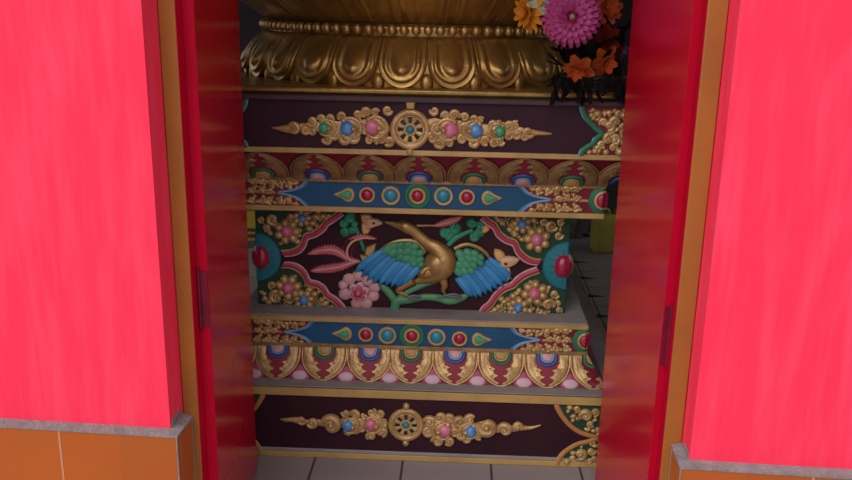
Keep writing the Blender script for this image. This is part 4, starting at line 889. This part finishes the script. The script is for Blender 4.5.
MB().tube(cr([(*q0,.0028),(q0.x*.5,q0.y*.5+.02,q0.z*.5+.04,.003),(0,0,.075,.0035)],5), 8).build('twig', mat('stem_green', (.03,.075,.02), .6), bask)
MB().tube(cr([(0,0,0,.003),(e.x*.4,e.y*.4+.05,e.z*.4,.003),(e.x,e.y,e.z,.003)],5), 8).build('stem', mat('stem_green', (.03,.075,.02), .6), lf)
rf = random.Random(4); v, f = petal_mesh(.085, .018, .02); first = None
DKL = mat('dark_leaf', (.006,.007,.005), .8, 0, (.009,.005,.006), 12, spec=.05)
for k in range(99):
    if first is None:
        first = MB().add(v, f).build('leaf', DKL, bask, sharp=80); first.modifiers.new('thickness', 'SOLIDIFY').thickness = .001; o = first
    else: o = share(first, bask)
    if k < 42:   # upright and spreading leaves
        M = Matrix.Translation((rf.uniform(-.10,.07), rf.uniform(-.10,-.02), rf.uniform(.04,.20))) @ Matrix.Rotation(rf.uniform(0,6.28), 4, 'Z') @ Matrix.Rotation(rf.uniform(-1.0,.7), 4, 'X')
    else:        # leaves trailing over the front of the plinth
        M = Matrix.Translation((rf.uniform(-.16,.12), rf.uniform(-.215,-.185), rf.uniform(.002,.06))) @ Matrix.Rotation(rf.uniform(-.9,.9), 4, 'Z') @ Matrix.Rotation(rf.uniform(.9,1.5), 4, 'X') @ Matrix.Scale(.5, 4)
    o.matrix_local = M

# ------------------------------------------------------------------ things standing further back in the hall
can = thing('plastic_jerrycan', 'olive yellow plastic can standing on the floor behind the pedestal on the right', 'can', (.735, 5.50, 0), .15)
k = MB(); n = 28
def rr_sec(hw, hd, z, r=.035):
    out = []
    for cx, cy, a0 in ((hw-r, hd-r, 0), (-hw+r, hd-r, 90), (-hw+r, -hd+r, 180), (hw-r, -hd+r, 270)):
        for q in range(6): a = R(a0+18*q); out.append((cx+r*math.cos(a), cy+r*math.sin(a), z))
    return out
secs = [rr_sec(.085,.065,0.0), rr_sec(.097,.075,.012), rr_sec(.10,.078,.04), rr_sec(.10,.078,.20), rr_sec(.098,.076,.225), rr_sec(.085,.065,.245), rr_sec(.05,.04,.258)]
vv = [p for s in secs for p in s]; m_ = 24; ff = []
for i in range(len(secs)-1):
    for j in range(m_): ff.append((i*m_+j, i*m_+(j+1)%m_, (i+1)*m_+(j+1)%m_, (i+1)*m_+j))
ff.append(tuple(reversed(range(m_)))); ff.append(tuple(range((len(secs)-1)*m_, len(secs)*m_)))
k.add(vv, ff).build('can_body', mat('olive_plastic', (.46,.42,.07), .5, 0, (.40,.36,.06), 6), can)
MB().lathe([(.0,.255),(.026,.255),(.026,.278),(.022,.283),(.0,.283)], (.045,0), 20).build('screw_cap', mat('dull_olive_cap', (.16,.13,.04), .5), can)
MB().tube(cr([(-.07,0,.245,.009),(-.06,0,.28,.009),(-.01,0,.285,.009),(.01,0,.255,.009)],5), 8).build('handle', MATS['olive_plastic'], can)

chest = thing('dark_chest', 'dark grey wooden chest behind the olive plastic can', 'chest', (1.02, 6.05, 0), .05)
MB().box(-.30,.30,-.16,.16,.03,.50).build('chest_body', mat('dark_grey_wood', (.045,.045,.045), .6, 0, (.03,.03,.032), 6), chest, bevel=.006)
MB().box(-.31,.31,-.17,.17,.50,.54).build('lid', MATS['dark_grey_wood'], chest, bevel=.006)
for sx in (-1,1):
    for sy in (-1,1): MB().box(sx*.25-.03, sx*.25+.03, sy*.12-.03, sy*.12+.03, 0, .03).build('foot', MATS['dark_grey_wood'], chest)
MB().box(-.04,.04,-.176,-.168,.44,.51).build('clasp', mat('old_iron', (.10,.09,.085), .5, .6), chest)

# crumpled cloth bundle
def bundle(loc, sx, sy, sz, m, name, label):
    bm = bmesh.new(); bmesh.ops.create_icosphere(bm, subdivisions=5, radius=1)
    from mathutils import noise
    for v_ in bm.verts:
        p = v_.co.copy(); n_ = noise.noise(p*2.2)*.35 + noise.noise(p*5.3+Vector((3,1,2)))*.18 + abs(noise.noise(p*9))*.12
        p *= 1+n_; v_.co = (p.x*sx, p.y*sy, max(0, (p.z+.55)*sz))
    me = bpy.data.meshes.new(name); bm.to_mesh(me); bm.free(); me.materials.append(m); me.shade_smooth()
    o = bpy.data.objects.new(name, me); COL.objects.link(o); o.location = loc; tag(o, label, 'cloth'); return o
bundle((.545, 5.90, .001), .13, .12, .20, mat('grey_brown_cloth', (.26,.20,.18), .9, 0, (.13,.10,.10), 9, .5, 25), 'cloth_bundle', 'crumpled grey brown cloth bundle on the floor left of the olive can')

crate = thing('yellow_crate', 'yellow plastic crate on the floor behind the pedestal on the left', 'crate', (-1.62, 5.35, 0), .05)
YC = mat('yellow_plastic', (.52,.36,.03), .5); 
MB().box(-.20,.16,-.14,.14,.0,.05).build('crate_base', mat('grey_crate_base', (.10,.09,.085), .7), crate)
for zz in (.075,.115):
    MB().box(-.20,.16,-.145,.145,zz,zz+.022).build('slat', mat('dark_slat', (.06,.05,.03), .6), crate)
MB().box(-.195,.155,-.14,.14,.05,.26).build('crate_body', YC, crate, bevel=.006)
MB().box(-.205,.165,-.15,.15,.26,.285).build('rim', mat('dark_slat', (.06,.05,.03), .6), crate, bevel=.004)

# ------------------------------------------------------------------ light and camera
W = bpy.data.worlds.new('overcast_sky'); SC.world = W; W.use_nodes = True
nt = W.node_tree; bg = nt.nodes['Background']; bg.inputs['Strength'].default_value = .85
tc = nt.nodes.new('ShaderNodeTexCoord'); sx = nt.nodes.new('ShaderNodeSeparateXYZ'); rp = nt.nodes.new('ShaderNodeValToRGB')
nt.links.new(tc.outputs['Generated'], sx.inputs[0]); nt.links.new(sx.outputs['Z'], rp.inputs[0]); nt.links.new(rp.outputs[0], bg.inputs['Color'])
rp.color_ramp.elements[0].color = (.75,.78,.84,1); rp.color_ramp.elements[1].color = (1.0,1.02,1.08,1)
sun = bpy.data.lights.new('daylight', 'SUN'); sun.energy = 2.3; sun.angle = R(70); sun.color = (1,.98,.95)
so = bpy.data.objects.new('daylight', sun); COL.objects.link(so)
so.rotation_euler = Vector((.45, .62, -.66)).to_track_quat('-Z', 'Y').to_euler()

cam = bpy.data.cameras.new('camera'); co = bpy.data.objects.new('camera', cam); COL.objects.link(co)
cam.sensor_width = 36; cam.lens = 36*850/852; cam.clip_start = .05
CM = DATA['cam']                          # rows: right, down, forward
co.matrix_world = Matrix(((CM[0][0], -CM[1][0], -CM[2][0], 0), (CM[0][1], -CM[1][1], -CM[2][1], 0), (CM[0][2], -CM[1][2], -CM[2][2], 1.55), (0,0,0,1)))
SC.camera = co
vs = SC.view_settings; vs.view_transform = 'Standard'; vs.look = 'None'; vs.exposure = 0; vs.gamma = 1; vs.use_curve_mapping = False
SC.cycles.max_bounces = 8; SC.cycles.diffuse_bounces = 5; SC.cycles.sample_clamp_indirect = 4
